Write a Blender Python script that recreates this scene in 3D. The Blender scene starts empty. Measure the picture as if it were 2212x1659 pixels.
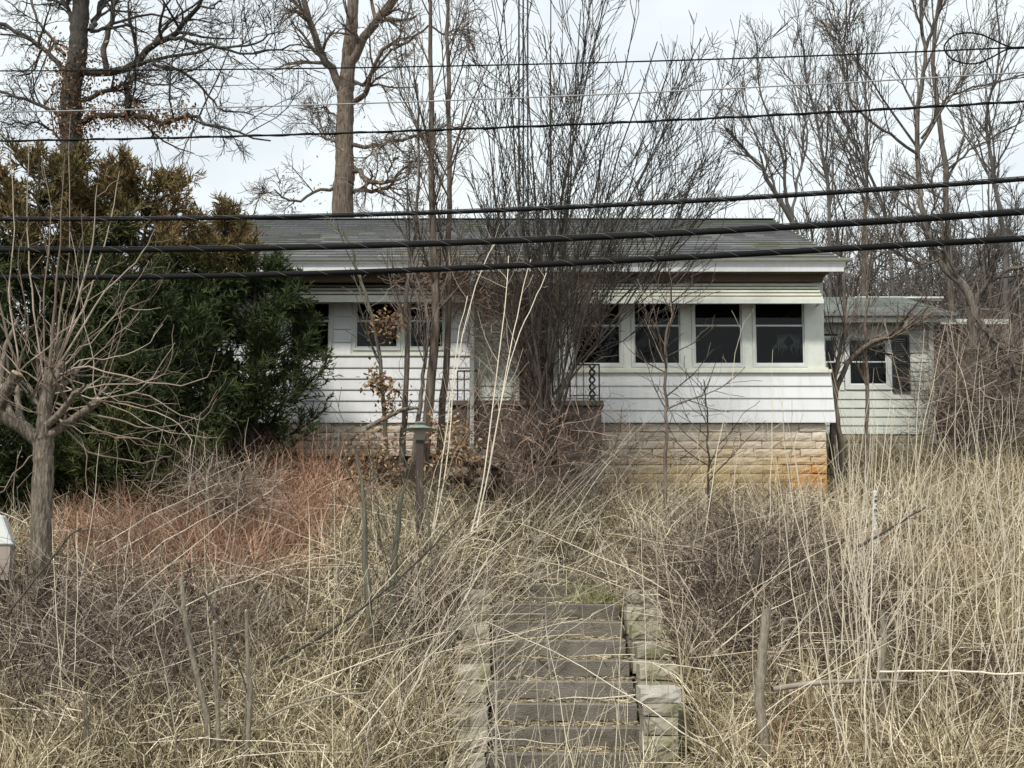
import bpy, math, random
import numpy as np
from mathutils import Vector
rnd = random.Random(11)
RG = np.random.default_rng(7)
S = bpy.context.scene
C = S.collection
# ------------------------------------------------------------------ camera, sky, sun, exposure
F, TILT, SH = 2600.0, math.radians(5), 232.0
EYE = 1.6
cam = bpy.data.cameras.new('camera'); camo = bpy.data.objects.new('camera', cam); C.objects.link(camo)
camo.location = (0, 0, EYE); camo.rotation_euler = (math.radians(90) + TILT, 0, 0)
cam.sensor_width = 36; cam.lens = F / 2212 * 36; cam.shift_y = SH / 2212
cam.clip_start = 0.1; cam.clip_end = 2000
S.camera = camo
W = bpy.data.worlds.new("World"); S.world = W; W.use_nodes = True
SUN_EL, SUN_AZ = math.radians(48), math.radians(205)      # azimuth clockwise from +Y: behind the camera, to the left
nt = W.node_tree; nt.nodes.clear()
def N(nt, t, **k):
    n = nt.nodes.new(t)
    for a, b in k.items():
        if a.startswith('_'): n.inputs[a[1:]].default_value = b
        else: setattr(n, a, b)
    return n
out = N(nt, 'ShaderNodeOutputWorld'); bg = N(nt, 'ShaderNodeBackground', _Strength=0.082)
sky = N(nt, 'ShaderNodeTexSky'); sky.sky_type = 'NISHITA'; sky.sun_disc = False
sky.sun_elevation = SUN_EL; sky.sun_rotation = SUN_AZ
tc = N(nt, 'ShaderNodeTexCoord'); mp = N(nt, 'ShaderNodeMapping'); mp.inputs['Scale'].default_value = (1.4, 1.4, 3.6)
nz = N(nt, 'ShaderNodeTexNoise', _Scale=1.7, _Detail=5.0, _Roughness=0.5)
rp = N(nt, 'ShaderNodeValToRGB'); rp.color_ramp.elements[0].position = .42; rp.color_ramp.elements[1].position = .58
rp.color_ramp.elements[0].color = (.78, .78, .78, 1); rp.color_ramp.elements[1].color = (1, 1, 1, 1)
mx = N(nt, 'ShaderNodeMixRGB'); mx.inputs['Color2'].default_value = (8.1, 8.7, 8.9, 1)
nt.links.new(tc.outputs['Generated'], mp.inputs['Vector']); nt.links.new(mp.outputs[0], nz.inputs['Vector'])
nt.links.new(nz.outputs['Fac'], rp.inputs[0]); nt.links.new(rp.outputs[0], mx.inputs['Fac'])
nt.links.new(sky.outputs[0], mx.inputs['Color1']); nt.links.new(mx.outputs[0], bg.inputs[0]); nt.links.new(bg.outputs[0], out.inputs[0])
sl = bpy.data.lights.new('sun', 'SUN'); sl.energy = 2.3; sl.angle = math.radians(7); sl.color = (1, .96, .9)
so = bpy.data.objects.new('sun', sl); C.objects.link(so)
sd = Vector((math.sin(SUN_AZ) * math.cos(SUN_EL), math.cos(SUN_AZ) * math.cos(SUN_EL), math.sin(SUN_EL)))
so.rotation_euler = sd.to_track_quat('Z', 'Y').to_euler(); so.location = (-6, -10, 14)
S.view_settings.view_transform = 'Standard'; S.view_settings.look = 'None'
S.view_settings.exposure = 0.52; S.view_settings.gamma = 1.0; S.view_settings.use_curve_mapping = False
S.render.engine = 'CYCLES'
S.cycles.max_bounces = 6; S.cycles.transparent_max_bounces = 8

# ------------------------------------------------------------------ geometry of the place
ca, sa = math.cos(TILT), math.sin(TILT)
def P(u, v, d):
    xc = (u - 1106) / F; yc = (829.5 - v + SH) / F
    y = ca - yc * sa; z = yc * ca + sa; t = d / y
    return np.array([xc * t, d, EYE + z * t])
def ZZ(v, d): return float(P(0, v, d)[2])
def XX(u, d, v=850): return float(P(u, v, d)[0])
PY = np.array([-40, 7.2, 8.0, 9.0, 11.4, 14.0, 17.3, 22, 30, 60, 90, 1200.])
PZ = np.array([0, 0, .06, .42, 1.62, 2.4, 3.0, 4.1, 5.0, 7.5, 9, 9.])
def hills(x, y):
    h = 0
    for a, bx, by, p in ((.06, 1.9, .7, 0), (.05, .8, 2.3, 1.3), (.035, 4.1, 3.3, 2.1)):
        h = h + a * np.sin(bx * x + p) * np.cos(by * y + p * 2)
    return h
def ground(x, y):
    x = np.asarray(x, float); y = np.asarray(y, float)
    z = np.interp(y, PY, PZ)
    w = np.clip((y - 7.5) / 1.5, 0, 1)
    z = z + hills(x, y) * w
    st = np.where((x > -.47) & (x < 1.36), 1, 0)
    z = np.where((st > 0) & (y > 8.2) & (y < 13.6), np.interp(y, [8.2, 9.0, 11.4, 12.3, 13.6], [0.0, .22, 1.36, 1.66, 2.02]), z)
    z = z + .25 * np.clip((-x - 2) / 3, 0, 1) * np.clip((y - 7.5) / 2, 0, 1) * np.clip((14 - y) / 3, 0, 1)
    # wooded hill far behind, on the right
    z = z + 9.3 * np.exp(-((x - 34) / 20.0) ** 2 - ((y - 74) / 16.0) ** 2)
    return z
# ------------------------------------------------------------------ materials
M = {}
def ramp_mat(name, cols, rough=.9, nscale=6., namt=.35, bump=.0, bscale=40., stretch=None, rand=0., coord='Object', spec=.3):
    """colours along a ramp driven by the strand's own tone, noise and (optionally) the object's own random number"""
    m = bpy.data.materials.new(name); m.use_nodes = True; t = m.node_tree
    b = t.nodes['Principled BSDF']; b.inputs['Roughness'].default_value = rough
    b.inputs['Specular IOR Level'].default_value = spec
    at = N(t, 'ShaderNodeAttribute'); at.attribute_name = 'tone'
    tc = N(t, 'ShaderNodeTexCoord'); mp = N(t, 'ShaderNodeMapping')
    if stretch: mp.inputs['Scale'].default_value = stretch
    if coord == 'World':
        g = N(t, 'ShaderNodeNewGeometry'); t.links.new(g.outputs['Position'], mp.inputs['Vector'])
    else: t.links.new(tc.outputs[coord], mp.inputs['Vector'])
    nz = N(t, 'ShaderNodeTexNoise', _Scale=nscale, _Detail=6.0, _Roughness=.65)
    t.links.new(mp.outputs[0], nz.inputs['Vector'])
    a = N(t, 'ShaderNodeMath', operation='MULTIPLY_ADD'); a.inputs[1].default_value = namt * 2; a.inputs[2].default_value = -namt
    t.links.new(nz.outputs['Fac'], a.inputs[0])
    s = N(t, 'ShaderNodeMath', operation='ADD'); t.links.new(at.outputs['Fac'], s.inputs[0]); t.links.new(a.outputs[0], s.inputs[1])
    last = s
    if rand:
        oi = N(t, 'ShaderNodeObjectInfo'); k = N(t, 'ShaderNodeMath', operation='MULTIPLY_ADD'); k.inputs[1].default_value = rand; 
        t.links.new(oi.outputs['Random'], k.inputs[0]); t.links.new(s.outputs[0], k.inputs[2]); last = k
    r = N(t, 'ShaderNodeValToRGB'); e = r.color_ramp.elements
    while len(e) < len(cols): e.new(.5)
    for i, c in enumerate(cols):
        e[i].position = i / (len(cols) - 1); e[i].color = (*c, 1)
    t.links.new(last.outputs[0], r.inputs[0]); t.links.new(r.outputs[0], b.inputs['Base Color'])
    if bump:
        n2 = N(t, 'ShaderNodeTexNoise', _Scale=bscale, _Detail=4.0); t.links.new(mp.outputs[0], n2.inputs['Vector'])
        bp = N(t, 'ShaderNodeBump', _Strength=bump, _Distance=.02); t.links.new(n2.outputs['Fac'], bp.inputs['Height'])
        t.links.new(bp.outputs[0], b.inputs['Normal'])
    M[name] = m; return m
ramp_mat('straw', [(.030, .023, .013), (.23, .185, .108), (.58, .485, .31), (.93, .84, .63)], namt=.12, nscale=2, coord='World')
ramp_mat('bramble', [(.02, .014, .011), (.09, .066, .05), (.30, .235, .185), (.60, .50, .40)], namt=.1, nscale=2, coord='World')
ramp_mat('redstem', [(.07, .034, .02), (.31, .165, .10), (.62, .385, .26), (.80, .58, .44)], namt=.15, nscale=2, coord='World')
ramp_mat('bark_grey', [(.016, .013, .011), (.07, .058, .048), (.17, .145, .12), (.30, .265, .22)], namt=.75, nscale=34, bump=1, bscale=60, stretch=(1, 1, .13))
ramp_mat('bark_brown', [(.018, .014, .011), (.085, .063, .049), (.21, .165, .128), (.35, .295, .24)], namt=.8, nscale=30, bump=1, bscale=60, stretch=(1, 1, .11))
ramp_mat('bark_dark', [(.012, .011, .010), (.038, .033, .028), (.085, .075, .062), (.16, .14, .115)], namt=.55, nscale=24, bump=.8, stretch=(1, 1, .2))
ramp_mat('bark_far', [(.035, .030, .026), (.08, .07, .061), (.14, .125, .11), (.21, .19, .168)], namt=.2, nscale=2)
ramp_mat('bark_green', [(.03, .027, .018), (.085, .078, .055), (.16, .15, .11), (.28, .265, .2)], namt=.6, nscale=30, stretch=(1, 1, .12), bump=.8, bscale=60)
ramp_mat('cane', [(.08, .062, .042), (.28, .23, .16), (.52, .44, .32), (.76, .68, .54)], namt=.3, nscale=5, rand=.55)
ramp_mat('stumpbark', [(.06, .05, .038), (.17, .145, .11), (.31, .27, .205), (.46, .41, .32)], namt=.6, nscale=30, bump=.8, bscale=60, stretch=(1, 1, .3))
ramp_mat('shoot_bark', [(.05, .035, .027), (.15, .11, .085), (.30, .23, .18), (.50, .42, .34)], namt=.3, nscale=6)
ramp_mat('cane_grey', [(.03, .024, .02), (.11, .09, .072), (.28, .24, .195), (.52, .46, .39)], namt=.3, nscale=5, rand=.45)
ramp_mat('bark_pollard', [(.03, .024, .018), (.10, .08, .06), (.22, .185, .14), (.36, .315, .25)], namt=1.0, nscale=40, bump=1, bscale=70, stretch=(1, 1, .2))
ramp_mat('cedar', [(.010, .015, .005), (.030, .046, .014), (.070, .088, .026), (.115, .095, .034), (.16, .108, .044), (.22, .145, .065)], namt=.16, nscale=1.6, coord='World')
ramp_mat('deadleaf', [(.06, .03, .018), (.16, .085, .045), (.28, .17, .09), (.45, .36, .2)], namt=.2)
ramp_mat('soil', [(.008, .006, .005), (.022, .017, .012), (.045, .035, .024), (.08, .065, .04)], namt=.9, nscale=9, bump=1, bscale=40, coord='World')
M['soil'].node_tree.nodes['Math'].inputs[2].default_value = -.45
ramp_mat('mortar', [(.05, .042, .032), (.12, .10, .08)], namt=.8, nscale=10, coord='World')
ramp_mat('vine', [(.05, .034, .026), (.17, .115, .085), (.33, .24, .185), (.48, .37, .29)], namt=.15, nscale=3)
ramp_mat('hillwood', [(.05, .038, .03), (.13, .098, .078), (.22, .172, .138), (.32, .265, .215)], namt=.25, nscale=.4, coord='World')
def flat(name, col, rough=.6, metal=0, dirt=.0, dirtcol=(.2, .17, .12), dscale=4., bump=0, stretch=(1, 1, 1), rand=0., lo=.45, hi=.75, spec=.4):
    m = bpy.data.materials.new(name); m.use_nodes = True; t = m.node_tree
    b = t.nodes['Principled BSDF']; b.inputs['Roughness'].default_value = rough; b.inputs['Metallic'].default_value = metal
    b.inputs['Specular IOR Level'].default_value = spec
    g = N(t, 'ShaderNodeNewGeometry'); mp = N(t, 'ShaderNodeMapping'); mp.inputs['Scale'].default_value = stretch
    t.links.new(g.outputs['Position'], mp.inputs['Vector'])
    nz = N(t, 'ShaderNodeTexNoise', _Scale=dscale, _Detail=8.0, _Roughness=.65); t.links.new(mp.outputs[0], nz.inputs['Vector'])
    r = N(t, 'ShaderNodeValToRGB'); r.color_ramp.elements[0].position = lo; r.color_ramp.elements[1].position = hi
    r.color_ramp.elements[1].color = (dirt, dirt, dirt, 1)
    t.links.new(nz.outputs['Fac'], r.inputs[0])
    mixn = N(t, 'ShaderNodeMixRGB'); mixn.inputs['Color1'].default_value = (*col, 1); mixn.inputs['Color2'].default_value = (*dirtcol, 1)
    t.links.new(r.outputs[0], mixn.inputs['Fac'])
    last = mixn
    if rand:
        oi = N(t, 'ShaderNodeObjectInfo'); mr = N(t, 'ShaderNodeMapRange'); mr.inputs['To Min'].default_value = 1 - rand; mr.inputs['To Max'].default_value = 1 + rand * .4
        t.links.new(oi.outputs['Random'], mr.inputs[0])
        h = N(t, 'ShaderNodeHueSaturation'); t.links.new(mr.outputs[0], h.inputs['Value']); t.links.new(last.outputs[0], h.inputs['Color']); last = h
    t.links.new(last.outputs[0], b.inputs['Base Color'])
    if bump:
        bp = N(t, 'ShaderNodeBump', _Strength=bump, _Distance=.01); n2 = N(t, 'ShaderNodeTexNoise', _Scale=dscale * 8, _Detail=5.0)
        t.links.new(mp.outputs[0], n2.inputs['Vector']); t.links.new(n2.outputs['Fac'], bp.inputs['Height']); t.links.new(bp.outputs[0], b.inputs['Normal'])
    M[name] = m; return m
flat('white_siding', (.71, .715, .715), .5, dirt=.6, dirtcol=(.44, .46, .36), dscale=2.6, stretch=(3.5, 1, .6), rand=.07, lo=.48, hi=.85)
flat('green_siding', (.66, .69, .62), .6, dirt=.5, dirtcol=(.45, .48, .38), dscale=2.5, rand=.05)
flat('white_trim', (.66, .68, .61), .5, dirt=.5, dirtcol=(.42, .42, .34), dscale=5)
flat('cream_metal', (.72, .72, .60), .5, dirt=.5, dirtcol=(.4, .38, .27), dscale=4, stretch=(1, 1, .4))
flat('sash', (.62, .64, .60), .45, dirt=.4, dirtcol=(.4, .4, .34), dscale=6)
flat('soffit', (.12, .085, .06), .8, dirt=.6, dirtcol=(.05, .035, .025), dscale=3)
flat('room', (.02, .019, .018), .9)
flat('curtain', (.34, .33, .31), .9, dirt=.5, dirtcol=(.3, .28, .24), dscale=30)
flat('shingle', (.20, .20, .205), .9, dirt=.55, dirtcol=(.17, .19, .10), dscale=1.1, bump=.6, rand=.35, lo=.5, hi=.60)
flat('shingle_green', (.21, .23, .205), .9, dirt=.6, dirtcol=(.12, .14, .10), dscale=1.2, bump=.6, rand=.25)
flat('black_iron', (.018, .018, .022), .45, spec=.5)
flat('dark_door', (.028, .025, .025), .5)
flat('cable_black', (.008, .008, .008), .7, dirt=.25, dirtcol=(.03, .03, .03), dscale=3, spec=.12)
flat('cable_grey', (.32, .31, .3), .5)
flat('wire_steel', (.20, .195, .18), .5, metal=.2)
flat('galv', (.30, .30, .31), .5, metal=.3, dirt=.4, dirtcol=(.16, .13, .1), dscale=6)
flat('lamp_metal', (.24, .30, .26), .35, dirt=.7, dirtcol=(.14, .15, .12), dscale=12)
flat('lamp_glass', (.30, .255, .225), .4, dirt=.4, dirtcol=(.22, .2, .15), dscale=9)
flat('post_wood', (.075, .055, .045), .85, dirt=.5, dirtcol=(.03, .022, .018), dscale=6, stretch=(5, 5, .6), bump=.5)
flat('concrete', (.235, .205, .172), .9, dirt=.85, dirtcol=(.115, .105, .075), dscale=6, bump=.9, stretch=(1, 1, 2), rand=.2, lo=.38, hi=.7)
flat('mossy_stone', (.42, .375, .30), .95, dirt=.85, dirtcol=(.17, .17, .065), dscale=5, bump=1, rand=.35, lo=.42, hi=.66)
flat('stoop_stone', (.17, .14, .12), .95, dirt=.6, dirtcol=(.08, .065, .055), dscale=4, bump=1, rand=.3)
flat('white_paint', (.72, .74, .70), .6, dirt=.5, dirtcol=(.4, .4, .34), dscale=7)
flat('tan_paint', (.33, .28, .24), .8, dirt=.3, dscale=6)
flat('pale_stone', (.48, .455, .39), .9, dirt=.7, dirtcol=(.24, .22, .15), dscale=12, bump=.8)
flat('dark_wood', (.06, .045, .035), .9)
flat('bucket', (.33, .31, .31), .7, dirt=.5, dirtcol=(.2, .17, .15), dscale=7)
flat('cutwood', (.50, .36, .24), .85, dirt=.5, dirtcol=(.28, .2, .13), dscale=20)
# foundation limestone: pinkish cream on top, a rusty orange water stain of its own shape low at the corner
def limestone():
    m = flat('limestone', (.66, .57, .47), .95, dirt=.6, dirtcol=(.42, .36, .28), dscale=5, bump=1.0, rand=.22, stretch=(1, 1, 2), lo=.42, hi=.68)
    t = m.node_tree; b = t.nodes['Principled BSDF']; src = b.inputs['Base Color'].links[0].from_socket
    g = N(t, 'ShaderNodeNewGeometry')
    def stain(cx, cz, sx, sz, col, prev, nscale, lo, hi):
        mp = N(t, 'ShaderNodeMapping'); mp.vector_type = 'TEXTURE'
        mp.inputs['Location'].default_value = (cx, 0, cz); mp.inputs['Scale'].default_value = (sx, 1000, sz)
        t.links.new(g.outputs['Position'], mp.inputs['Vector'])
        ln = N(t, 'ShaderNodeVectorMath', operation='LENGTH'); t.links.new(mp.outputs[0], ln.inputs[0])
        nz = N(t, 'ShaderNodeTexNoise', _Scale=nscale, _Detail=6.0); t.links.new(g.outputs['Position'], nz.inputs['Vector'])
        ad = N(t, 'ShaderNodeMath', operation='ADD'); t.links.new(ln.outputs['Value'], ad.inputs[0]); t.links.new(nz.outputs['Fac'], ad.inputs[1])
        mr = N(t, 'ShaderNodeMapRange'); mr.inputs['From Min'].default_value = lo; mr.inputs['From Max'].default_value = hi
        mr.inputs['To Min'].default_value = .92; mr.inputs['To Max'].default_value = 0
        t.links.new(ad.outputs[0], mr.inputs[0])
        mx = N(t, 'ShaderNodeMixRGB'); mx.inputs['Color2'].default_value = (*col, 1)
        t.links.new(prev, mx.inputs['Color1']); t.links.new(mr.outputs[0], mx.inputs['Fac']); return mx.outputs[0]
    zc = ZZ(1050, 17)
    s1 = stain(XX(1650, 17), zc, 3.2, .62, (.56, .41, .20), src, 3, .9, 1.7)
    s2 = stain(XX(1775, 17), zc - .05, .95, .5, (.56, .28, .09), s1, 4, .9, 1.6)
    t.links.new(s2, b.inputs['Base Color'])
limestone()
def glass():
    m = bpy.data.materials.new('glass'); m.use_nodes = True; t = m.node_tree; t.nodes.clear()
    o = N(t, 'ShaderNodeOutputMaterial'); tr = N(t, 'ShaderNodeBsdfTransparent'); tr.inputs[0].default_value = (.75, .78, .78, 1)
    gl = N(t, 'ShaderNodeBsdfGlossy', _Roughness=.03); fr = N(t, 'ShaderNodeFresnel', _IOR=1.27); mx = N(t, 'ShaderNodeMixShader')
    t.links.new(fr.outputs[0], mx.inputs[0]); t.links.new(tr.outputs[0], mx.inputs[1]); t.links.new(gl.outputs[0], mx.inputs[2]); t.links.new(mx.outputs[0], o.inputs[0])
    M['glass'] = m
glass()
# ------------------------------------------------------------------ object helpers
def tag(o, label=None, cat=None, group=None, kind=None):
    for k, v in (('label', label), ('category', cat), ('group', group), ('kind', kind)):
        if v: o[k] = v
    return o
def empty(name, loc=(0, 0, 0)):
    o = bpy.data.objects.new(name, None); C.objects.link(o); o.location = loc; o.empty_display_size = .2; return o
def link(name, me, parent=None, mat=None):
    if mat: me.materials.append(M[mat])
    o = bpy.data.objects.new(name, me); C.objects.link(o)
    if parent:
        o.parent = parent
        q = parent; off = Vector((0, 0, 0))
        while q: off += q.location; q = q.parent
        o.location = -off          # meshes are written in world coordinates
    return o
def npmesh(name, V, Fq, tone=None, smooth=True):
    """V (n,3); Fq (m,k) faces with the same number of corners"""
    me = bpy.data.meshes.new(name); V = np.asarray(V, np.float32); Fq = np.asarray(Fq, np.int32)
    k = Fq.shape[1]
    me.vertices.add(len(V)); me.vertices.foreach_set('co', V.ravel())
    me.loops.add(Fq.size); me.loops.foreach_set('vertex_index', Fq.ravel())
    me.polygons.add(len(Fq)); me.polygons.foreach_set('loop_start', np.arange(0, Fq.size, k, dtype=np.int32))
    me.polygons.foreach_set('loop_total', np.full(len(Fq), k, np.int32))
    me.polygons.foreach_set('use_smooth', np.full(len(Fq), smooth))
    me.update(calc_edges=True)
    if tone is not None:
        a = me.attributes.new('tone', 'FLOAT', 'POINT'); a.data.foreach_set('value', np.asarray(tone, np.float32))
    return me
class Bag:
    def __init__(s): s.v = []; s.f = []; s.t = []; s.n = 0
    def add(s, V, Fq, T):
        s.v.append(V); s.f.append(Fq + s.n); s.t.append(T); s.n += len(V)
    def tubes(s, Pp, R, sides=3, tone=(.2, .8), tones=None, cap=False):
        Pp = np.asarray(Pp, float); R = np.asarray(R, float)
        if Pp.ndim == 2: Pp = Pp[None]; R = R[None]
        n, K, _ = Pp.shape
        T = np.gradient(Pp, axis=1); T /= np.linalg.norm(T, axis=2, keepdims=True) + 1e-9
        ref = RG.normal(size=(n, 1, 3)); ref -= (ref * T.mean(1, keepdims=True)).sum(2, keepdims=True) * T.mean(1, keepdims=True)
        A = ref - (ref * T).sum(2, keepdims=True) * T; A /= np.linalg.norm(A, axis=2, keepdims=True) + 1e-9
        B = np.cross(T, A)
        an = np.arange(sides) * 2 * math.pi / sides
        V = Pp[:, :, None, :] + R[:, :, None, None] * (np.cos(an)[None, None, :, None] * A[:, :, None, :] + np.sin(an)[None, None, :, None] * B[:, :, None, :])
        idx = np.arange(n * K * sides).reshape(n, K, sides)
        a = idx[:, :-1, :]; b = np.roll(a, -1, 2); d = idx[:, 1:, :]; c = np.roll(d, -1, 2)
        Fq = np.stack([a, b, c, d], -1).reshape(-1, 4)
        if tones is None: tones = RG.uniform(*tone, n)
        s.add(V.reshape(-1, 3), Fq, np.repeat(tones, K * sides))
        if cap:
            for e in (0, -1):
                for i in range(n):
                    c0 = Pp[i, e]; ring = V[i, e]; m = len(ring)
                    s.add(np.vstack([ring, c0[None]]), np.array([[j, (j + 1) % m, m, m] for j in range(m)]) if False else np.array([[j, (j + 1) % m, (j + 1) % m, m] for j in range(0)] or np.zeros((0, 4), int), int).reshape(-1, 4), np.full(m + 1, tones[i]))
    def ribbons(s, Pp, Wd, tone=(.2, .8), tones=None, flatness=0.):
        Pp = np.asarray(Pp, float); Wd = np.asarray(Wd, float); n, K, _ = Pp.shape
        T = Pp[:, -1] - Pp[:, 0]; ref = RG.normal(size=(n, 3)); ref[:, 2] *= (1 - flatness)
        A = np.cross(T, ref); A /= np.linalg.norm(A, axis=1, keepdims=True) + 1e-9
        V = np.stack([Pp - A[:, None] * Wd[..., None] / 2, Pp + A[:, None] * Wd[..., None] / 2], 2)
        idx = np.arange(n * K * 2).reshape(n, K, 2)
        Fq = np.stack([idx[:, :-1, 0], idx[:, :-1, 1], idx[:, 1:, 1], idx[:, 1:, 0]], -1).reshape(-1, 4)
        if tones is None: tones = RG.uniform(*tone, n)
        s.add(V.reshape(-1, 3), Fq, np.repeat(tones, K * 2))
    def mesh(s, name): return npmesh(name, np.vstack(s.v), np.vstack(s.f), np.concatenate(s.t))
    def obj(s, name, mat, parent=None): return link(name, s.mesh(name), parent, mat)
BOXF = [(0, 3, 2, 1), (4, 5, 6, 7), (0, 1, 5, 4), (1, 2, 6, 5), (2, 3, 7, 6), (3, 0, 4, 7)]
class Mb:
    def __init__(s): s.v = []; s.f = []
    def box(s, x0, x1, y0, y1, z0, z1):
        n = len(s.v); s.v += [(x0, y0, z0), (x1, y0, z0), (x1, y1, z0), (x0, y1, z0), (x0, y0, z1), (x1, y0, z1), (x1, y1, z1), (x0, y1, z1)]
        s.f += [tuple(n + i for i in q) for q in BOXF]; return s
    def hexa(s, c8):
        n = len(s.v); s.v += [tuple(c) for c in c8]; s.f += [tuple(n + i for i in q) for q in BOXF]; return s
    def prism(s, poly, x0, x1):
        """poly: (y,z) outline, extruded along x"""
        n = len(s.v); k = len(poly)
        s.v += [(x0, y, z) for y, z in poly] + [(x1, y, z) for y, z in poly]
        s.f += [tuple(n + i for i in range(k))[::-1], tuple(n + k + i for i in range(k))]
        s.f += [(n + i, n + (i + 1) % k, n + k + (i + 1) % k, n + k + i) for i in range(k)]; return s
    def lathe(s, cx, cy, prof, m=16, rot=0):
        n = len(s.v)
        for r, z in prof:
            s.v += [(cx + r * math.cos(2 * math.pi * i / m + rot), cy + r * math.sin(2 * math.pi * i / m + rot), z) for i in range(m)]
        for j in range(len(prof) - 1):
            s.f += [(n + j * m + i, n + j * m + (i + 1) % m, n + (j + 1) * m + (i + 1) % m, n + (j + 1) * m + i) for i in range(m)]
        s.f += [tuple(n + i for i in range(m))[::-1], tuple(n + (len(prof) - 1) * m + i for i in range(m))]; return s
    def obj(s, name, mat, parent=None, bev=0, smooth=False):
        me = bpy.data.meshes.new(name); me.from_pydata(s.v, [], s.f)
        if smooth:
            for p in me.polygons: p.use_smooth = True
        o = link(name, me, parent, mat)
        if bev:
            md = o.modifiers.new('bevel', 'BEVEL'); md.width = bev; md.segments = 1
        return o
# ------------------------------------------------------------------ branching
def catmull(pts, K):
    pts = np.asarray(pts, float); n = len(pts)
    if n == 2: 
        t = np.linspace(0, 1, K)[:, None]; return pts[0] * (1 - t) + pts[1] * t
    q = np.vstack([2 * pts[0] - pts[1], pts, 2 * pts[-1] - pts[-2]])
    o = []
    for t in np.linspace(0, n - 1 - 1e-6, K):
        i = int(t); f = t - i; a, b, c, d = q[i:i + 4]
        o.append(.5 * ((2 * b) + (-a + c) * f + (2 * a - 5 * b + 4 * c - d) * f * f + (-a + 3 * b - 3 * c + d) * f ** 3))
    return np.array(o)
def limb(px, w0, w1, d0, d1=None, K=14, wob=.0):
    """px: list of (u, v) in the photograph; w: width there; d: distance of the two ends"""
    d1 = d0 if d1 is None else d1; n = len(px)
    p3 = [P(u, v, d0 + (d1 - d0) * i / (n - 1)) for i, (u, v) in enumerate(px)]
    q = catmull(p3, K)
    if wob: 
        q[1:-1] += RG.normal(size=(K - 2, 3)) * wob
    dd = np.linspace(d0, d1, K)
    R = np.linspace(w0, w1, K) / 2 / F * dd
    return q, R
def sprout(Pp, R, n, ang=(25, 50), lenf=.5, K=5, up=.0, wob=.12, tmin=.2, rf=.6, rmin=.003, lmin=0., out=None, tmax=1.0):
    Pp = np.asarray(Pp, float); R = np.asarray(R, float); m, KK, _ = Pp.shape
    L = np.linalg.norm(np.diff(Pp, axis=1), axis=2).sum(1)
    t = RG.uniform(tmin, tmax, (m, n)); x = t * (KK - 1); i = np.minimum(x.astype(int), KK - 2); f = (x - i)[..., None]
    ii = np.arange(m)[:, None]
    p0 = Pp[ii, i] * (1 - f) + Pp[ii, i + 1] * f; tg = Pp[ii, i + 1] - Pp[ii, i]
    r0 = R[ii, i] * (1 - f[..., 0]) + R[ii, i + 1] * f[..., 0]
    tg /= np.linalg.norm(tg, axis=2, keepdims=True) + 1e-9
    q = RG.normal(size=tg.shape)
    if out is not None: q = q * .7 + np.asarray(out)
    q -= (q * tg).sum(2, keepdims=True) * tg; q /= np.linalg.norm(q, axis=2, keepdims=True) + 1e-9
    a = np.radians(RG.uniform(*ang, (m, n)))[..., None]
    d = np.cos(a) * tg + np.sin(a) * q
    ln = np.maximum(L[:, None] * lenf * (1.15 - .6 * t) * RG.uniform(.6, 1.25, (m, n)), lmin)
    p = p0.reshape(-1, 3); d = d.reshape(-1, 3); ln = ln.reshape(-1); r0 = r0.reshape(-1)
    pts = [p]
    for k in range(K - 1):
        d = d + RG.normal(size=d.shape) * wob; d[:, 2] += up
        d /= np.linalg.norm(d, axis=1, keepdims=True); p = p + d * (ln / (K - 1))[:, None]; pts.append(p)
    Q = np.stack(pts, 1)
    rr = np.maximum(r0[:, None] * rf * np.linspace(1, .35, K)[None], rmin)
    return Q, rr
def resamp(lst, K):
    A = []; B = []
    for q, r in lst:
        x = np.linspace(0, len(q) - 1, K); i = np.minimum(x.astype(int), len(q) - 2); f = x - i
        A.append(q[i] * (1 - f[:, None]) + q[i + 1] * f[:, None]); B.append(r[i] * (1 - f) + r[i + 1] * f)
    return np.array(A), np.array(B)
def leaves(bag, pts, n, size=(.05, .1), spread=.12, tone=(.1, .9), droop=.5):
    """small dead leaves hanging about the given points"""
    pts = np.asarray(pts).reshape(-1, 3); c = pts[RG.integers(0, len(pts), n)] + RG.normal(size=(n, 3)) * spread
    d = RG.normal(size=(n, 3)); d[:, 2] -= droop * 1.5; d /= np.linalg.norm(d, axis=1, keepdims=True)
    L = RG.uniform(*size, n)[:, None]
    Q = np.stack([c, c + d * L * .5 + RG.normal(size=(n, 3)) * .008, c + d * L], 1)
    w = np.stack([L[:, 0] * .12, L[:, 0] * .5, L[:, 0] * .06], 1)
    bag.ribbons(Q, w, tone)
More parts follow.
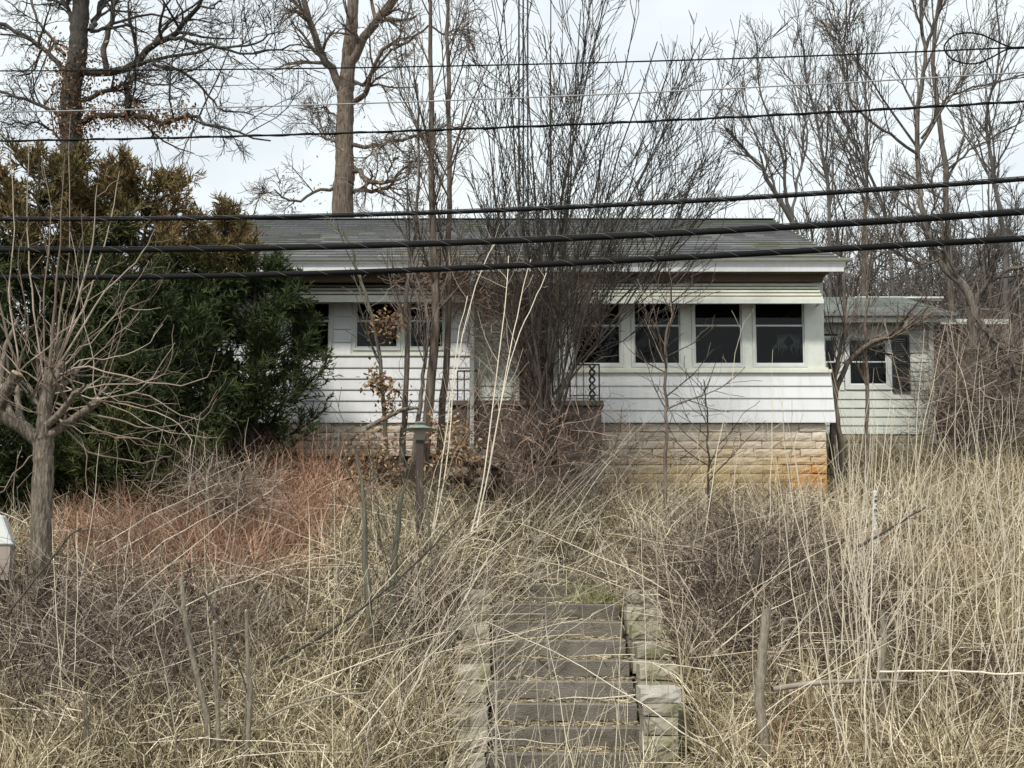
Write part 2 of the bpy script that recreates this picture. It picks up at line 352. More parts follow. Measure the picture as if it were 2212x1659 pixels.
def tree(name, label, cat, trunks, limbs, mat, levels, leafspec=None, group=None, twigmat=None, d=15.):
    """trunks/limbs: lists of (Q,R). levels: list of kwargs for sprout, the last one drawn as ribbons"""
    base = min((q[0] for q, r in trunks), key=lambda a: a[2])
    root = tag(empty(name, tuple(base)), label, cat, group)
    for q, r in trunks:
        x_ = np.linspace(0, len(q) - 1, len(q) * 4); i_ = np.minimum(x_.astype(int), len(q) - 2); f_ = x_ - i_
        qq = q[i_] * (1 - f_[:, None]) + q[i_ + 1] * f_[:, None]; rr = (r[i_] * (1 - f_) + r[i_ + 1] * f_) * (1 + RG.normal(size=len(x_)) * .035)
        b = Bag(); b.tubes(qq, rr, 10, (.45, .55)); b.obj('trunk', mat, root)
    for q, r in limbs:
        b = Bag(); b.tubes(q, r, 7, (.35, .6)); b.obj('limb', mat, root)
    A, B = resamp(limbs if limbs else trunks, 9)
    if trunks and limbs and levels and levels[0].pop('fromtrunk', 0):
        A2, B2 = resamp(trunks, 9); A = np.vstack([A, A2]); B = np.vstack([B, B2])
    b = Bag()
    for i, kw in enumerate(levels):
        A, B = sprout(A, B, **kw)
        if i == len(levels) - 1: b.ribbons(A, B * 2.1, (.2, .75))
        else: b.tubes(A, B, 4 if i == 0 else 3, (.25, .7))
    b.obj('twigs', twigmat or mat, root)['kind'] = 'stuff'
    if leafspec:
        lb = Bag()
        for pts, n, kw in leafspec: leaves(lb, pts, n, **kw)
        lb.obj('dead_leaves', 'deadleaf', root)['kind'] = 'stuff'
    return root
# ================================================================== SETTING: ground
def make_ground():
    xs = np.unique(np.concatenate([np.linspace(-9, 9, 181), np.linspace(-60, 80, 71), [-1200, -600, -250, -120, 140, 300, 700, 1200]]))
    ys = np.unique(np.concatenate([np.linspace(7, 18, 139), np.linspace(18, 120, 70), [-30, -10, 0, 4, 160, 240, 500, 900, 1200]]))
    X, Y = np.meshgrid(xs, ys); Z = ground(X, Y)
    rough = RG.normal(size=Z.shape) * .02 * ((Y > 8) & (Y < 18) & (np.abs(X) < 9) & ((np.abs(X - .45) > .95) | (Y > 12.3)))
    V = np.stack([X, Y, Z + rough], -1).reshape(-1, 3)
    nx = len(xs); i = np.arange(len(ys) - 1)[:, None] * nx + np.arange(nx - 1)[None]
    Fq = np.stack([i, i + 1, i + nx + 1, i + nx], -1).reshape(-1, 4)
    o = link('ground', npmesh('ground', V, Fq, np.full(len(V), .45)), None, 'soil'); o['kind'] = 'structure'
    m = Mb(); m.box(-60, 60, -6, 6.6, -.2, .012); flat('asphalt', (.05, .05, .052), .9, dirt=.4, dirtcol=(.08, .078, .07), dscale=8, bump=.6)
    m.obj('road', 'asphalt')['kind'] = 'structure'
make_ground()
# ================================================================== HOUSE
def rough_block(seed, m=6, n=4, amp=1.):
    """a unit rock faced block, x 0..1, y 0..1 (front at 0), z 0..1"""
    r = np.random.default_rng(seed); V = []; Fc = []
    for j in range(n):
        for i in range(m):
            e = (i in (0, m - 1)) or (j in (0, n - 1))
            V.append(((i / (m - 1)) + (r.uniform(-.05, .05) if 0 < i < m - 1 else r.uniform(-.015, .015)), ((.14 if e else 0) + r.uniform(-.10, .10) * (1 if not e else .5)) * amp, j / (n - 1) + (r.uniform(-.03, .03) if j in (0, n - 1) else r.uniform(-.08, .08))))
    for j in range(n - 1):
        for i in range(m - 1):
            a = j * m + i; Fc.append((a, a + 1, a + m + 1, a + m))
    k = len(V); V += [(0, 1, 0), (1, 1, 0), (1, 1, 1), (0, 1, 1)]
    Fc.append(tuple(range(m))[::-1] + (k, k + 1)); Fc[-1] = (k,) + tuple(range(m)) [::1] + (k + 1,); Fc[-1] = Fc[-1][::-1]
    Fc.append(tuple((n - 1) * m + i for i in range(m)) + (k + 2, k + 3))
    Fc.append(tuple(j * m for j in range(n)) + (k + 3, k)); Fc.append(tuple(j * m + m - 1 for j in range(n))[::-1] + (k + 1, k + 2))
    me = bpy.data.meshes.new('stone_block'); me.from_pydata(V, [], Fc); return me
BLK = [rough_block(i) for i in range(10)] + [rough_block(i + 20, amp=.3) for i in range(10)]
BLKM = {}
def block(parent, x0, x1, y0, dep, z0, z1, mat, name='stone_block'):
    i = rnd.randrange(10) + (10 if dep > .2 else 0); key = (i, mat)
    if key not in BLKM:
        me = BLK[i].copy(); me.materials.append(M[mat]); BLKM[key] = me
    o = bpy.data.objects.new(name, BLKM[key]); C.objects.link(o)
    off = Vector((0, 0, 0)); q = parent
    while q: off += q.location; q = q.parent
    o.parent = parent; o.location = Vector((x0, y0, z0)) - off; o.scale = (x1 - x0, dep, z1 - z0); return o
def stone_wall(parent, x0, x1, yf, z0, z1, mat, ch=(.10, .15), bw=(.25, .6), dep=.07, jit=.012):
    z = z1
    while z > z0:
        h = rnd.uniform(*ch); x = x0
        while x < x1 - .02:
            w = min(rnd.uniform(*bw), x1 - x)
            if x1 - x - w < .12: w = x1 - x
            j = rnd.uniform(-jit, jit)
            block(parent, x + .004, x + w - .004, yf + j, dep, z - h + .006, z - .003, mat); x += w
        z -= h
def siding(parent, x0, x1, yf, z0, z1, pitch, mat, flare=0., flarex=0., joints=()):
    n = max(1, round((z1 - z0) / pitch)); p = (z1 - z0) / n
    for k in range(n):
        zt = z1 - k * p; zb = zt - p; f = (k + 1) / n
        y = yf - flare * f; yt = yf - flare * k / n; xr = x1 + flarex * f
        cuts = [x0] + [c for c in joints if x0 + .2 < c < x1 - .2 and (k % 2 == int(c * 10) % 2)] + [xr]
        for a, b in zip(cuts[:-1], cuts[1:]):
            m = Mb(); m.prism([(yt - .003, zt - .001), (y - .024, zb + .004), (y - .024, zb - .010), (y + .01, zb - .010), (yt + .012, zt - .001)], a + (.0015 if a > x0 else 0), b - (.0015 if b < xr else 0))
            m.obj('siding_board', mat, parent)
def window(parent, x0, x1, z0, z1, yf, zr=None, dark=False, frame=.035, mat='sash'):
    """x0..z1 is the glazed area. zr: height of the meeting rail"""
    w = Mb(); f = frame
    w.box(x0 - f, x0, yf - .01, yf + .07, z0 - f, z1 + f); w.box(x1, x1 + f, yf - .01, yf + .07, z0 - f, z1 + f)
    w.box(x0, x1, yf - .01, yf + .07, z1, z1 + f); w.box(x0 - .0, x1 + .0, yf - .014, yf + .07, z0 - f, z0)
    win = w.obj('window', mat, parent)
    zr = zr or (z0 + z1) / 2
    s = .022
    for (a, b, dy) in ((z0, zr + .012, .028), (zr - .012, z1, .052)):
        m = Mb(); y = yf + dy
        m.box(x0, x0 + s, y - .01, y + .01, a, b); m.box(x1 - s, x1, y - .01, y + .01, a, b)
        m.box(x0 + s, x1 - s, y - .0105, y + .0105, a, a + s + .008); m.box(x0 + s, x1 - s, y - .0105, y + .0105, b - s, b)
        m.obj('sash', mat, win)
        g = Mb(); g.box(x0 + s, x1 - s, y - .002, y + .002, a + s + .008, b - s); g.obj('pane', 'glass', win)
    return win
def awning(parent, x0, x1, yw, zt, zb, n=5, outw=.38):
    aw = Mb()
    zv = zb + .065
    aw.box(x0, x0 + .02, yw - outw, yw - .03, zb + .03, zb + .055); aw.box(x1 - .02, x1, yw - outw, yw - .03, zb + .03, zb + .055)
    aw.box(x0 - .01, x1 + .01, yw - outw - .012, yw - outw + .003, zb, zv)
    a = aw.obj('awning', 'white_trim', parent)
    m = Mb(); m.prism([(yw - .03, zt - .02), (yw - .03, zt - .01), (yw - outw + .03, zv + .012), (yw - outw + .03, zv + .002)], x0 + .004, x1 - .004); m.obj('gap_shade', 'soffit', a)  # dark sheet added behind the slats to stand in for shaded gaps
    for k in range(n):
        f0 = k / n; f1 = (k + 1) / n
        y0 = yw - .03 - (outw - .03) * f0; y1 = yw - .03 - (outw - .03) * f1
        za = zt - (zt - zv) * f0; zc = zt - (zt - zv) * f1
        hh = (za - zc) * .52; m = Mb(); m.prism([(y0, zc + hh + .004), (y0 - .004, zc + hh + .010), (y1 - .004, zc + hh), (y1 - .004, zc + .002), (y1 + .006, zc + .002)], x0 + .002, x1 - .002)
        m.obj('slat', 'cream_metal', a)
YR, YL, YE = 17.0, 17.35, 17.75
house = tag(empty('white_house', (0, 17.2, 3.0)), 'abandoned white single storey house with grey shingle roof and striped awnings above the steps', 'house')
zE, zFa, zSo = ZZ(563, 16.6), ZZ(567, 16.6), ZZ(588, 16.62)
xR = XX(1780, YR, 720); xRl = XX(1210, YR, 720)
xLr = XX(1015, YL, 720); xLl = -5.0
# hollow body: back, ends, floor and the walls round the windows
def walls():
    m = Mb()
    ztop = ZZ(600, YR)
    m.box(xLl, xR - .05, 23.9, 24.0, 2.5, ztop)                        # back
    m.box(xLl - .08, xLl, YL, 24.0, 2.5, ztop)                         # far left end
    m.box(xR - .06, xR, YR + .1, 24.0, 2.6, ztop)                      # right end
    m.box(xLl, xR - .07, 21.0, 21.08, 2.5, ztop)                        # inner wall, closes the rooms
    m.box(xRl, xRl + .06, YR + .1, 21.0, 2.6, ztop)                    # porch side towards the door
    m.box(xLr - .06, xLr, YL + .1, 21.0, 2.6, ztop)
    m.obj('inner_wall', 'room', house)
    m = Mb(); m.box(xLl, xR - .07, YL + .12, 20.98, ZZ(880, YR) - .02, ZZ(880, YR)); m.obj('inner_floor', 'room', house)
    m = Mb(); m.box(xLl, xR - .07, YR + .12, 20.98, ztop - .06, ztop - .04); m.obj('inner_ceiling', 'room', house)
walls()
# right bay ---------------------------------------------------------
zS0, zS1 = ZZ(913, YR), ZZ(806, YR)
zG0, zG1, zGm = ZZ(788, YR), ZZ(652, YR), ZZ(703, YR)
m = Mb(); m.box(xRl, xR, YR + .004, YR + .1, zS0, ZZ(798, YR)); m.obj('wall', 'white_trim', house)
siding(house, xRl, xR + .075, YR, zS0, zS1, .168, 'white_siding', flare=.05, flarex=.045, joints=(2.4,))
m = Mb(); m.box(xRl, xR + .085, YR - .055, YR, zS1, ZZ(799, YR)); m.obj('ledge', 'cream_metal', house)
m = Mb(); m.box(xRl, xR + .04, YR - .03, YR, ZZ(798.5, YR), ZZ(794.5, YR)); m.obj('sill', 'white_trim', house)
gl = [(1237, 1341), (1369, 1470), (1500, 1603), (1631, 1738)]
glx = [(XX(a, YR, 740), XX(b, YR, 740)) for a, b in gl]
for (a, b) in glx: window(house, a, b, zG0, zG1, YR - .005, zGm)
edges = [xRl] + [e for p in glx for e in p] + [xR]
for k in range(0, len(edges), 2):
    a, b = edges[k] + (.037 if k else 0), edges[k + 1] - (.037 if k < 8 else 0)
    m = Mb(); m.box(a, b, YR - .002, YR + .09, ZZ(794, YR), ZZ(640, YR)); m.obj('post', 'white_trim', house)
m = Mb(); m.box(xRl, xR, YR + .002, YR + .088, zG1 + .036, ZZ(600, YR)); m.obj('header', 'white_trim', house)
awning(house, XX(1240, YR - .4, 630), XX(1778, YR - .4, 630), YR, ZZ(612, YR), ZZ(655, YR - .4))
# curtains tied in the rightmost window
for (u0, s) in ((1686, 1), (1722, -1)):
    b = Bag(); top = P(u0 + 6 * s, 722, YR + .22); c = P(u0, 742, YR + .22); bot = P(u0 - 3 * s, 766, YR + .22)
    for k in range(9):
        e = (k - 4) * .012
        q = catmull([top + [e * 1.8, 0, 0], c + [e * .9, .01 * (k % 2), 0.02], c + [e * 2.2, .012 * (k % 2), -.06], bot + [e * (2.6 if k % 3 else 1.2), 0, .05 * (k % 3)]], 8)
        b.tubes(q, np.array([.003, .004, .006, .005, .008, .007, .004, .001]), 5)
    b.obj('curtain', 'curtain', house)
# left bay ----------------------------------------------------------
zL0, zL1 = ZZ(912, YL), ZZ(768, YL)
m = Mb(); m.box(xLl, xLr, YL + .004, YL + .1, zL0, zL1); m.obj('wall', 'white_trim', house)
siding(house, xLl, xLr, YL, zL0, zL1 - .01, .168, 'white_siding', joints=(-1.6, -3.1))
m = Mb(); m.box(xLl + 1.9, xLr, YL - .03, YL, zL1 - .008, zL1 + .02); m.obj('ledge', 'cream_metal', house)
lg = [(560, 608), (628, 712), (768, 860), (884, 958)]
zb, zt, zm = ZZ(752, YL), ZZ(652, YL), ZZ(693, YL)
lx = [(XX(a, YL, 700), XX(b, YL, 700)) for a, b in lg]
for a, b in lx:
    m = Mb(); m.box(a - .034, b + .034, YL + .0, YL + .09, zL1 + .021, (zb if a > lx[1][0] else ZZ(764, YL)) - .036); m.obj('apron', 'white_trim', house)
    window(house, a, b, zb if a > lx[1][0] else ZZ(764, YL), zt, YL - .005, zm)
ee = [xLl] + [e for p in lx for e in p] + [xLr]
for k in range(0, len(ee), 2):
    a, b = ee[k] + (.036 if k else 0), ee[k + 1] - (.036 if k < 8 else 0)
    m = Mb(); m.box(a, b, YL + .002, YL + .09, zL1 + .021, ZZ(640, YL)); m.obj('wall', 'white_trim', house)
    if b - a > .2: siding(house, a + .03, b - .03, YL, zL1 + .022, ZZ(656, YL), .168, 'white_siding')
m = Mb(); m.box(xLl, xLr, YL + .002, YL + .088, zt + .036, ZZ(600, YL)); m.obj('header', 'white_trim', house)
awning(house, XX(560, YL - .4, 630), XX(1012, YL - .4, 630), YL, ZZ(606, YL), ZZ(652, YL - .4))
# entry -------------------------------------------------------------
zfl = ZZ(886, 16.9)
xd0, xd1 = XX(1122, YE, 750), XX(1186, YE, 750)
siding(house, xLr + .001, xd0 - .06, YE, zfl, ZZ(640, YE), .168, 'green_siding')
siding(house, xd1 + .06, xRl - .001, YE, zfl, ZZ(640, YE), .168, 'green_siding')
m = Mb(); m.box(xLr, xd0 - .06, YE + .004, YE + .09, zfl, ZZ(600, YE)); m.box(xd1 + .06, xRl, YE + .004, YE + .09, zfl, ZZ(600, YE))
m.box(xd0 - .06, xd1 + .06, YE + .004, YE + .09, ZZ(628, YE), ZZ(600, YE)); m.obj('wall', 'green_siding', house)
m = Mb(); m.box(xd0 - .06, xd0, YE - .02, YE + .1, zfl, ZZ(632, YE)); m.box(xd1, xd1 + .06, YE - .02, YE + .1, zfl, ZZ(632, YE)); m.obj('door_frame', 'white_trim', house)
m = Mb(); m.box(xd0 + .002, xd1 - .002, YE + .02, YE + .06, zfl + .01, ZZ(632, YE)); dr = m.obj('door', 'dark_door', house)
m = Mb(); m.box(xd0 + .07, xd1 - .07, YE + .012, YE + .019, zfl + .9, ZZ(645, YE)); m.obj('pane', 'glass', dr)
m = Mb(); m.lathe(xd1 - .05, YE - .02, [(.012, zfl + .95), (.022, zfl + .965), (.022, zfl + .985), (.012, zfl + 1.0)], 8); m.obj('handle', 'galv', dr)
for (xa, xb, ya, yb) in ((xLr - .01, xLr, YL + .1, YE), (xRl, xRl + .01, YR + .1, YE)):
    pass
m = Mb(); m.box(xLr + .001, xLr + .02, YL + .1, YE - .001, zfl, ZZ(600, YE)); m.obj('side_wall', 'green_siding', house)
m = Mb(); m.box(xRl - .02, xRl - .001, YR + .1, YE - .001, zfl, ZZ(600, YE)); m.obj('side_wall', 'green_siding', house)
m = Mb(); m.box(xLr, XX(1238, 16.8, 600), 16.72, 16.80, ZZ(614, 16.8), ZZ(592, 16.8)); m.obj('entry_beam', 'cream_metal', house)
# foundation --------------------------------------------------------
m = Mb(); m.box(xRl, xR - .02, YR + .06, YR + .3, 2.0, zS0 - .002); m.box(xLl, xLr, YL + .06, YL + .3, 2.0, zL0 - .002); m.box(xR - .12, xR - .02, YR + .3, 24, 2.0, zS0 - .002); m.obj('mortar', 'mortar', house)
stone_wall(house, xRl, xR, YR, ZZ(1092, YR), zS0 - .01, 'limestone')
stone_wall(house, XX(600, YL), xLr, YL, ZZ(985, YL), zL0 - .01, 'limestone', dep=.07)
# stoop ---------------------------------------------------------------
x0, x1 = XX(1030, 16.9, 900), XX(1300, 16.0, 900); sy = 16.0
stoop = tag(empty('front_stoop', (.4, 16.9, 2.8)), 'raised stone stoop with black iron railings before the front door', 'porch')
m = Mb(); m.box(XX(975, 16.0, 900) + .05, x1 - .05, sy + .05, YR - .001, 2.2, zfl - .09); m.box(xLr + .002, xRl - .025, YR, YE - .002, 2.2, zfl - .09); m.obj('core', 'mortar', stoop)
m = Mb(); m.box(XX(975, 16.0, 900) - .02, x1 + .03, sy - .04, YR - .025, zfl - .085, zfl - .012); m.obj('slab', 'stoop_stone', stoop, bev=.01)
stone_wall(stoop, XX(975, 16.0, 900), x1, sy, 2.35, zfl - .09, 'stoop_stone', ch=(.14, .2), bw=(.3, .5))
rail = tag(empty('iron_railing', (x1 - .5, sy + .06, zfl - .012)), 'black wrought iron railing with a twisted scroll post right of the door', 'railing')
zr0, zr1 = zfl - .012, ZZ(788, sy + .06)
xa, xb = XX(1232, sy, 850), XX(1296, sy, 850); yy = sy + .05
for k, xx_ in enumerate((xa, xa + .09, xa + .18, xb - .005)):
    b = Bag(); b.tubes([(xx_, yy, zr0), (xx_, yy, zr1)], [.011 if k in (0, 3) else .006] * 2, 6); b.obj('baluster' if k in (1, 2) else 'post', 'black_iron', rail)
b = Bag(); b.tubes([(xa, yy, zr1), (xb, yy, zr1)], [.012] * 2, 6); b.obj('handrail', 'black_iron', rail)
b = Bag(); b.tubes([(xa, yy, zr0 + .08), (xb, yy, zr0 + .08)], [.008] * 2, 6); b.obj('bottom_rail', 'black_iron', rail)
b = Bag(); xc = xb - .10
for ph in (0, math.pi):
    tt = np.linspace(0, 1, 40); b.tubes(np.stack([xc + .035 * np.cos(tt * 16 + ph), yy + .02 * np.sin(tt * 16 + ph), zr0 + (zr1 - zr0) * tt], 1), np.full(40, .014), 5)
b.obj('scroll_post', 'black_iron', rail)
rail2 = tag(empty('iron_railing', (XX(990, sy, 850), sy + .06, zfl)), 'small black iron railing left of the front door behind the saplings', 'railing')
xa2, xb2 = XX(988, sy, 850), XX(1030, sy, 850); z2 = ZZ(800, sy)
for xx_ in (xa2, xa2 + .09, xb2 - .09, xb2):
    b = Bag(); b.tubes([(xx_, yy, zr0), (xx_, yy, z2)], [.009] * 2, 6); b.obj('baluster', 'black_iron', rail2)
b = Bag(); b.tubes([(xa2, yy, z2), (xb2, yy, z2)], [.012] * 2, 6); b.obj('handrail', 'black_iron', rail2)
dsp = tag(empty('downspout', (XX(1021, 16.0), 15.9, 2.9)), 'white square downspout pipe running from the eave to the ground beside the door', 'downspout')
xs_ = XX(1020, 15.9, 760); m = Mb(); m.box(xs_ - .028, xs_ + .028, 15.88, 15.93, ZZ(958, 15.9), ZZ(611, 15.9)); m.obj('pipe', 'white_trim', dsp)
m = Mb(); zz = ZZ(958, 15.9); m.hexa([(xs_ - .03, 15.70, zz - .09), (xs_ + .03, 15.70, zz - .09), (xs_ + .03, 15.93, zz - .05), (xs_ - .03, 15.93, zz - .05), (xs_ - .03, 15.70, zz - .03), (xs_ + .03, 15.70, zz - .03), (xs_ + .03, 15.93, zz + .0), (xs_ - .03, 15.93, zz + .0)]); m.obj('outlet', 'white_trim', dsp)
m = Mb(); m.hexa([(xs_ - .03, 15.885, ZZ(611, 15.9)), (xs_ + .03, 15.885, ZZ(611, 15.9)), (xs_ + .03, 15.93, ZZ(611, 15.9)), (xs_ - .03, 15.93, ZZ(611, 15.9)), (xs_ - .03, 16.44, zE - .1), (xs_ + .03, 16.44, zE - .1), (xs_ + .03, 16.49, zE - .1), (xs_ - .03, 16.49, zE - .1)]); m.obj('elbow', 'white_trim', dsp)
# roof --------------------------------------------------------------
yE, yRg = 16.6, 21.0; zRg = ZZ(476, yRg); xRo = XX(1822, yE, 575); xLo = -5.4
zB = zE + .01
m = Mb(); th = .05
m.prism([(yE, zE - th), (yRg, zRg - th - .02), (25.4, zE - th), (25.4, zE), (yRg, zRg - .02), (yE, zE)], xLo, xRo)
roof = m.obj('roof', 'white_trim', house)
m = Mb(); m.box(xLo, xRo, yE - .02, yE + .0, zSo, zFa - .004); m.obj('fascia', 'white_siding', house)
m = Mb(); m.prism([(yE - .02, zFa), (yE - .09, zFa + .01), (yE - .11, zE + .012), (yE - .095, zE + .012), (yE - .08, zFa + .025), (yE - .03, zFa + .015), (yE - .02, zE)], xLo, XX(1838, yE, 563)); m.obj('gutter', 'white_trim', house)
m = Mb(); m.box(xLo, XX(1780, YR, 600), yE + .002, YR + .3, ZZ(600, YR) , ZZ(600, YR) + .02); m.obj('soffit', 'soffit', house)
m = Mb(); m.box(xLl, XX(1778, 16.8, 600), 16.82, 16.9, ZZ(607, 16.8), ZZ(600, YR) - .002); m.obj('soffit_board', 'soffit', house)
m = Mb(); m.prism([(yE, zE - .10), (yRg, zRg - .12), (yRg, zRg), (yE, zE + .004)], xRo, xRo + .03); m.obj('rake_board', 'white_trim', house)
m = Mb(); m.prism([(YR + .1, ZZ(600, YR) - .1), (yRg, zRg - .15), (23.9, ZZ(600, YR) - .1)], xR - .05, xR - .01); m.obj('gable_wall', 'white_siding', house)
slope = math.atan2(zRg - zE, yRg - yE); sl_len = math.hypot(zRg - zE, yRg - yE); nC = 19; exp_ = sl_len / nC
cs, sn = math.cos(slope), math.sin(slope)
def roofpt(x, s, h): return (x, yE + s * cs - h * sn, zE + s * sn + h * cs)
sh_mesh = {}
tabs = Mb(); count = 0
def tabgeo(x, w, s, lift, tail):
    # one slightly curled shingle tab: butt edge is thick, head tucked under the next course
    return [roofpt(x, s - .006 - tail, .010), roofpt(x + w, s - .006 - tail, .010), roofpt(x + w, s + exp_ + .02, .001), roofpt(x, s + exp_ + .02, .001),
            roofpt(x, s - .006 - tail, .030 + lift), roofpt(x + w, s - .006 - tail, .030 + lift), roofpt(x + w, s + exp_ + .02, .004), roofpt(x, s + exp_ + .02, .004)]
single = 0
for c in range(nC):
    x = xLo + (0.15 if c % 2 else 0)
    while x < xRo:
        w = rnd.uniform(.28, .36); w = min(w, xRo - x); g8 = tabgeo(x + .003, w - .006, c * exp_, abs(rnd.gauss(0, .004)), rnd.uniform(0, .008))
        if single < 290 and x > XX(560, 16.6) and w > .1:
            mm = Mb(); mm.hexa(g8); mm.obj('shingle', 'shingle', roof); single += 1
        else: tabs.hexa(g8)
        x += w
tabs.obj('shingle_courses', 'shingle', roof)['kind'] = 'stuff'
m = Mb(); m.prism([(yRg - .16, zRg - .015), (yRg, zRg + .045), (yRg + .16, zRg - .045), (yRg, zRg + .008)], xLo, xRo); m.obj('ridge_cap', 'shingle', roof)
# ================================================================== rear wing
YW = 22.0
wing = tag(empty('rear_wing', (XX(1900, YW), YW, 4.1)), 'pale green sided low wing with black shutter set back right of the white house', 'building')
wx0, wx1 = xR + .35, XX(2020, YW, 850); wz0, wz1 = ZZ(937, YW), ZZ(690, YW)
gx0, gx1 = XX(1834, YW, 780), XX(1916, YW, 780); gz0, gz1 = ZZ(832, YW), ZZ(732, YW)
hx0, hx1 = XX(1782, YW, 780), XX(1806, YW, 780)
siding(wing, wx0, wx1, YW, wz0, gz0 - .09, .165, 'green_siding')
siding(wing, gx1 + .1, wx1, YW, gz0 - .088, gz1 + .1, .165, 'green_siding')
siding(wing, hx1 + .05, gx0 - .1, YW, gz0 - .088, gz1 + .1, .165, 'green_siding')
siding(wing, wx0, wx1, YW, gz1 + .102, wz1, .165, 'green_siding')
m = Mb(); m.box(wx0, wx1, YW + .01, YW + .1, wz0, gz0 - .05); m.box(wx0, wx1, YW + .01, YW + .1, gz1 + .05, wz1 + .1); m.box(gx1 + .03, wx1, YW + .011, YW + .1, gz0 - .05, gz1 + .05); m.box(hx1 + .03, gx0 - .03, YW + .011, YW + .1, gz0 - .05, gz1 + .05)
m.box(wx1 - .1, wx1, YW + .101, YW + 5, wz0, wz1 + .1); m.box(wx0, wx1 - .1, YW + 3, YW + 3.1, wz0, wz1); m.obj('wall', 'room', wing)
window(wing, gx0, gx1, gz0, gz1, YW - .02, frame=.085, mat='white_paint'); window(wing, hx0, hx1, gz0, gz1, YW - .02, frame=.05, mat='white_paint')
m = Mb(); a, b_ = XX(1925, YW, 780), XX(1963, YW, 780); sz0, sz1 = ZZ(845, YW), ZZ(725, YW)
m.box(a, a + .05, YW - .07, YW - .03, sz0, sz1); m.box(b_ - .05, b_, YW - .07, YW - .03, sz0, sz1); m.box(a + .05, b_ - .05, YW - .07, YW - .03, sz1 - .06, sz1); m.box(a + .05, b_ - .05, YW - .07, YW - .03, sz0, sz0 + .06); m.box(a + .05, b_ - .05, YW - .065, YW - .03, (sz0 + sz1) / 2 - .03, (sz0 + sz1) / 2 + .03)
shu = m.obj('shutter', 'black_iron', wing)
for k in range(22):
    z = sz0 + .065 + k * (sz1 - sz0 - .13) / 22
    mm = Mb(); mm.prism([(YW - .066, z), (YW - .04, z + .02), (YW - .037, z + .02), (YW - .063, z)], a + .05, b_ - .05); mm.obj('louvre', 'black_iron', shu)
m = Mb(); m.box(wx0, wx1, YW - .35, YW - .02, ZZ(696, YW), ZZ(694, YW)); m.obj('soffit', 'soffit', wing)
ez = ZZ(682, YW - .4); rz = ZZ(646, YW + 2.6)
m = Mb(); m.prism([(YW - .4, ez - .12), (YW - .38, ez - .12), (YW - .38, ez), (YW - .4, ez)], wx0 - .3, XX(2052, YW)); m.obj('fascia', 'white_trim', wing)
m = Mb(); m.prism([(YW - .4, ez - .03), (YW - .5, ez - .02), (YW - .51, ez + .04), (YW - .4, ez + .03)], wx0 - .3, XX(2052, YW)); m.obj('gutter', 'galv', wing)
m = Mb(); m.prism([(YW - .4, ez + .0), (YW + 2.6, rz - .04), (YW + 5.4, ez), (YW + 5.4, ez + .04), (YW + 2.6, rz), (YW - .4, ez + .04)], wx0 - .3, XX(2052, YW)); rw = m.obj('roof', 'shingle_green', wing)
nW = 14; slw = math.atan2(rz - ez, 3.0); lw = math.hypot(3.0, rz - ez) / nW
for c in range(nW):
    x = wx0 - .3
    while x < XX(2052, YW) - .05:
        w = min(rnd.uniform(.6, .9), XX(2052, YW) - x); s0 = c * lw
        f = lambda x, s, h: (x, YW - .4 + s * math.cos(slw) - h * math.sin(slw), ez + .04 + s * math.sin(slw) + h * math.cos(slw))
        mm = Mb(); mm.hexa([f(x + .003, s0, .001), f(x + w - .003, s0, .001), f(x + w - .003, s0 + lw, .001), f(x + .003, s0 + lw, .001), f(x + .003, s0, .014), f(x + w - .003, s0, .014), f(x + w - .003, s0 + lw, .003), f(x + .003, s0 + lw, .003)])
        mm.obj('shingle', 'shingle_green', rw); x += w
m = Mb(); m.box(XX(1850, YW + 2.6), XX(2042, YW + 2.6), YW + 2.52, YW + 2.68, rz + .0, rz + .035); m.obj('ridge_flashing', 'white_trim', rw)
m = Mb(); xc_ = XX(2014, YW - .1, 850); m.box(xc_ - .04, xc_ + .04, YW - .12, YW - .04, ZZ(985, YW), ez - .12); m.obj('downspout', 'white_trim', wing)
m = Mb(); m.box(wx0, wx1, YW + .05, YW + .2, 3.0, wz0 - .002); m.obj('mortar', 'mortar', wing)
stone_wall(wing, wx0, wx1, YW - .02, ZZ(995, YW), wz0 - .01, 'mossy_stone', ch=(.15, .2), bw=(.35, .5))
# open lean-to right of the wing
shed = tag(empty('open_carport', (XX(2100, 23), 23, 4.3)), 'open carport roof with white fascia joined behind the pale green wing', 'carport')
cx0, cx1 = XX(2024, 23, 700), XX(2170, 23, 700); cz = ZZ(700, 22.8)
m = Mb(); m.box(cx0, cx1, 22.8, 22.84, cz, ZZ(689, 22.8)); m.obj('fascia', 'white_trim', shed)
m = Mb(); m.prism([(22.84, cz + .03), (26.5, cz + .28), (26.5, cz + .33), (22.84, cz + .08)], cx0, cx1); m.obj('roof', 'shingle_green', shed)
m = Mb(); m.box(cx0, cx1 - .1, 22.9, 22.98, cz - .09, cz + .0); m.obj('beam', 'dark_wood', shed)
for u in (2058, 2160):
    for y in (22.94, 26.2):
        m = Mb(); x = XX(u, 23, 850); m.box(x - .045, x + .045, y - .045, y + .045, 3.9, cz - .09 + (y > 24) * .3); m.obj('post', 'dark_wood', shed)
m = Mb(); m.box(cx0, cx0 + .9, 26.3, 26.36, 3.9, cz + .25); m.obj('back_panel', 'dark_wood', shed)
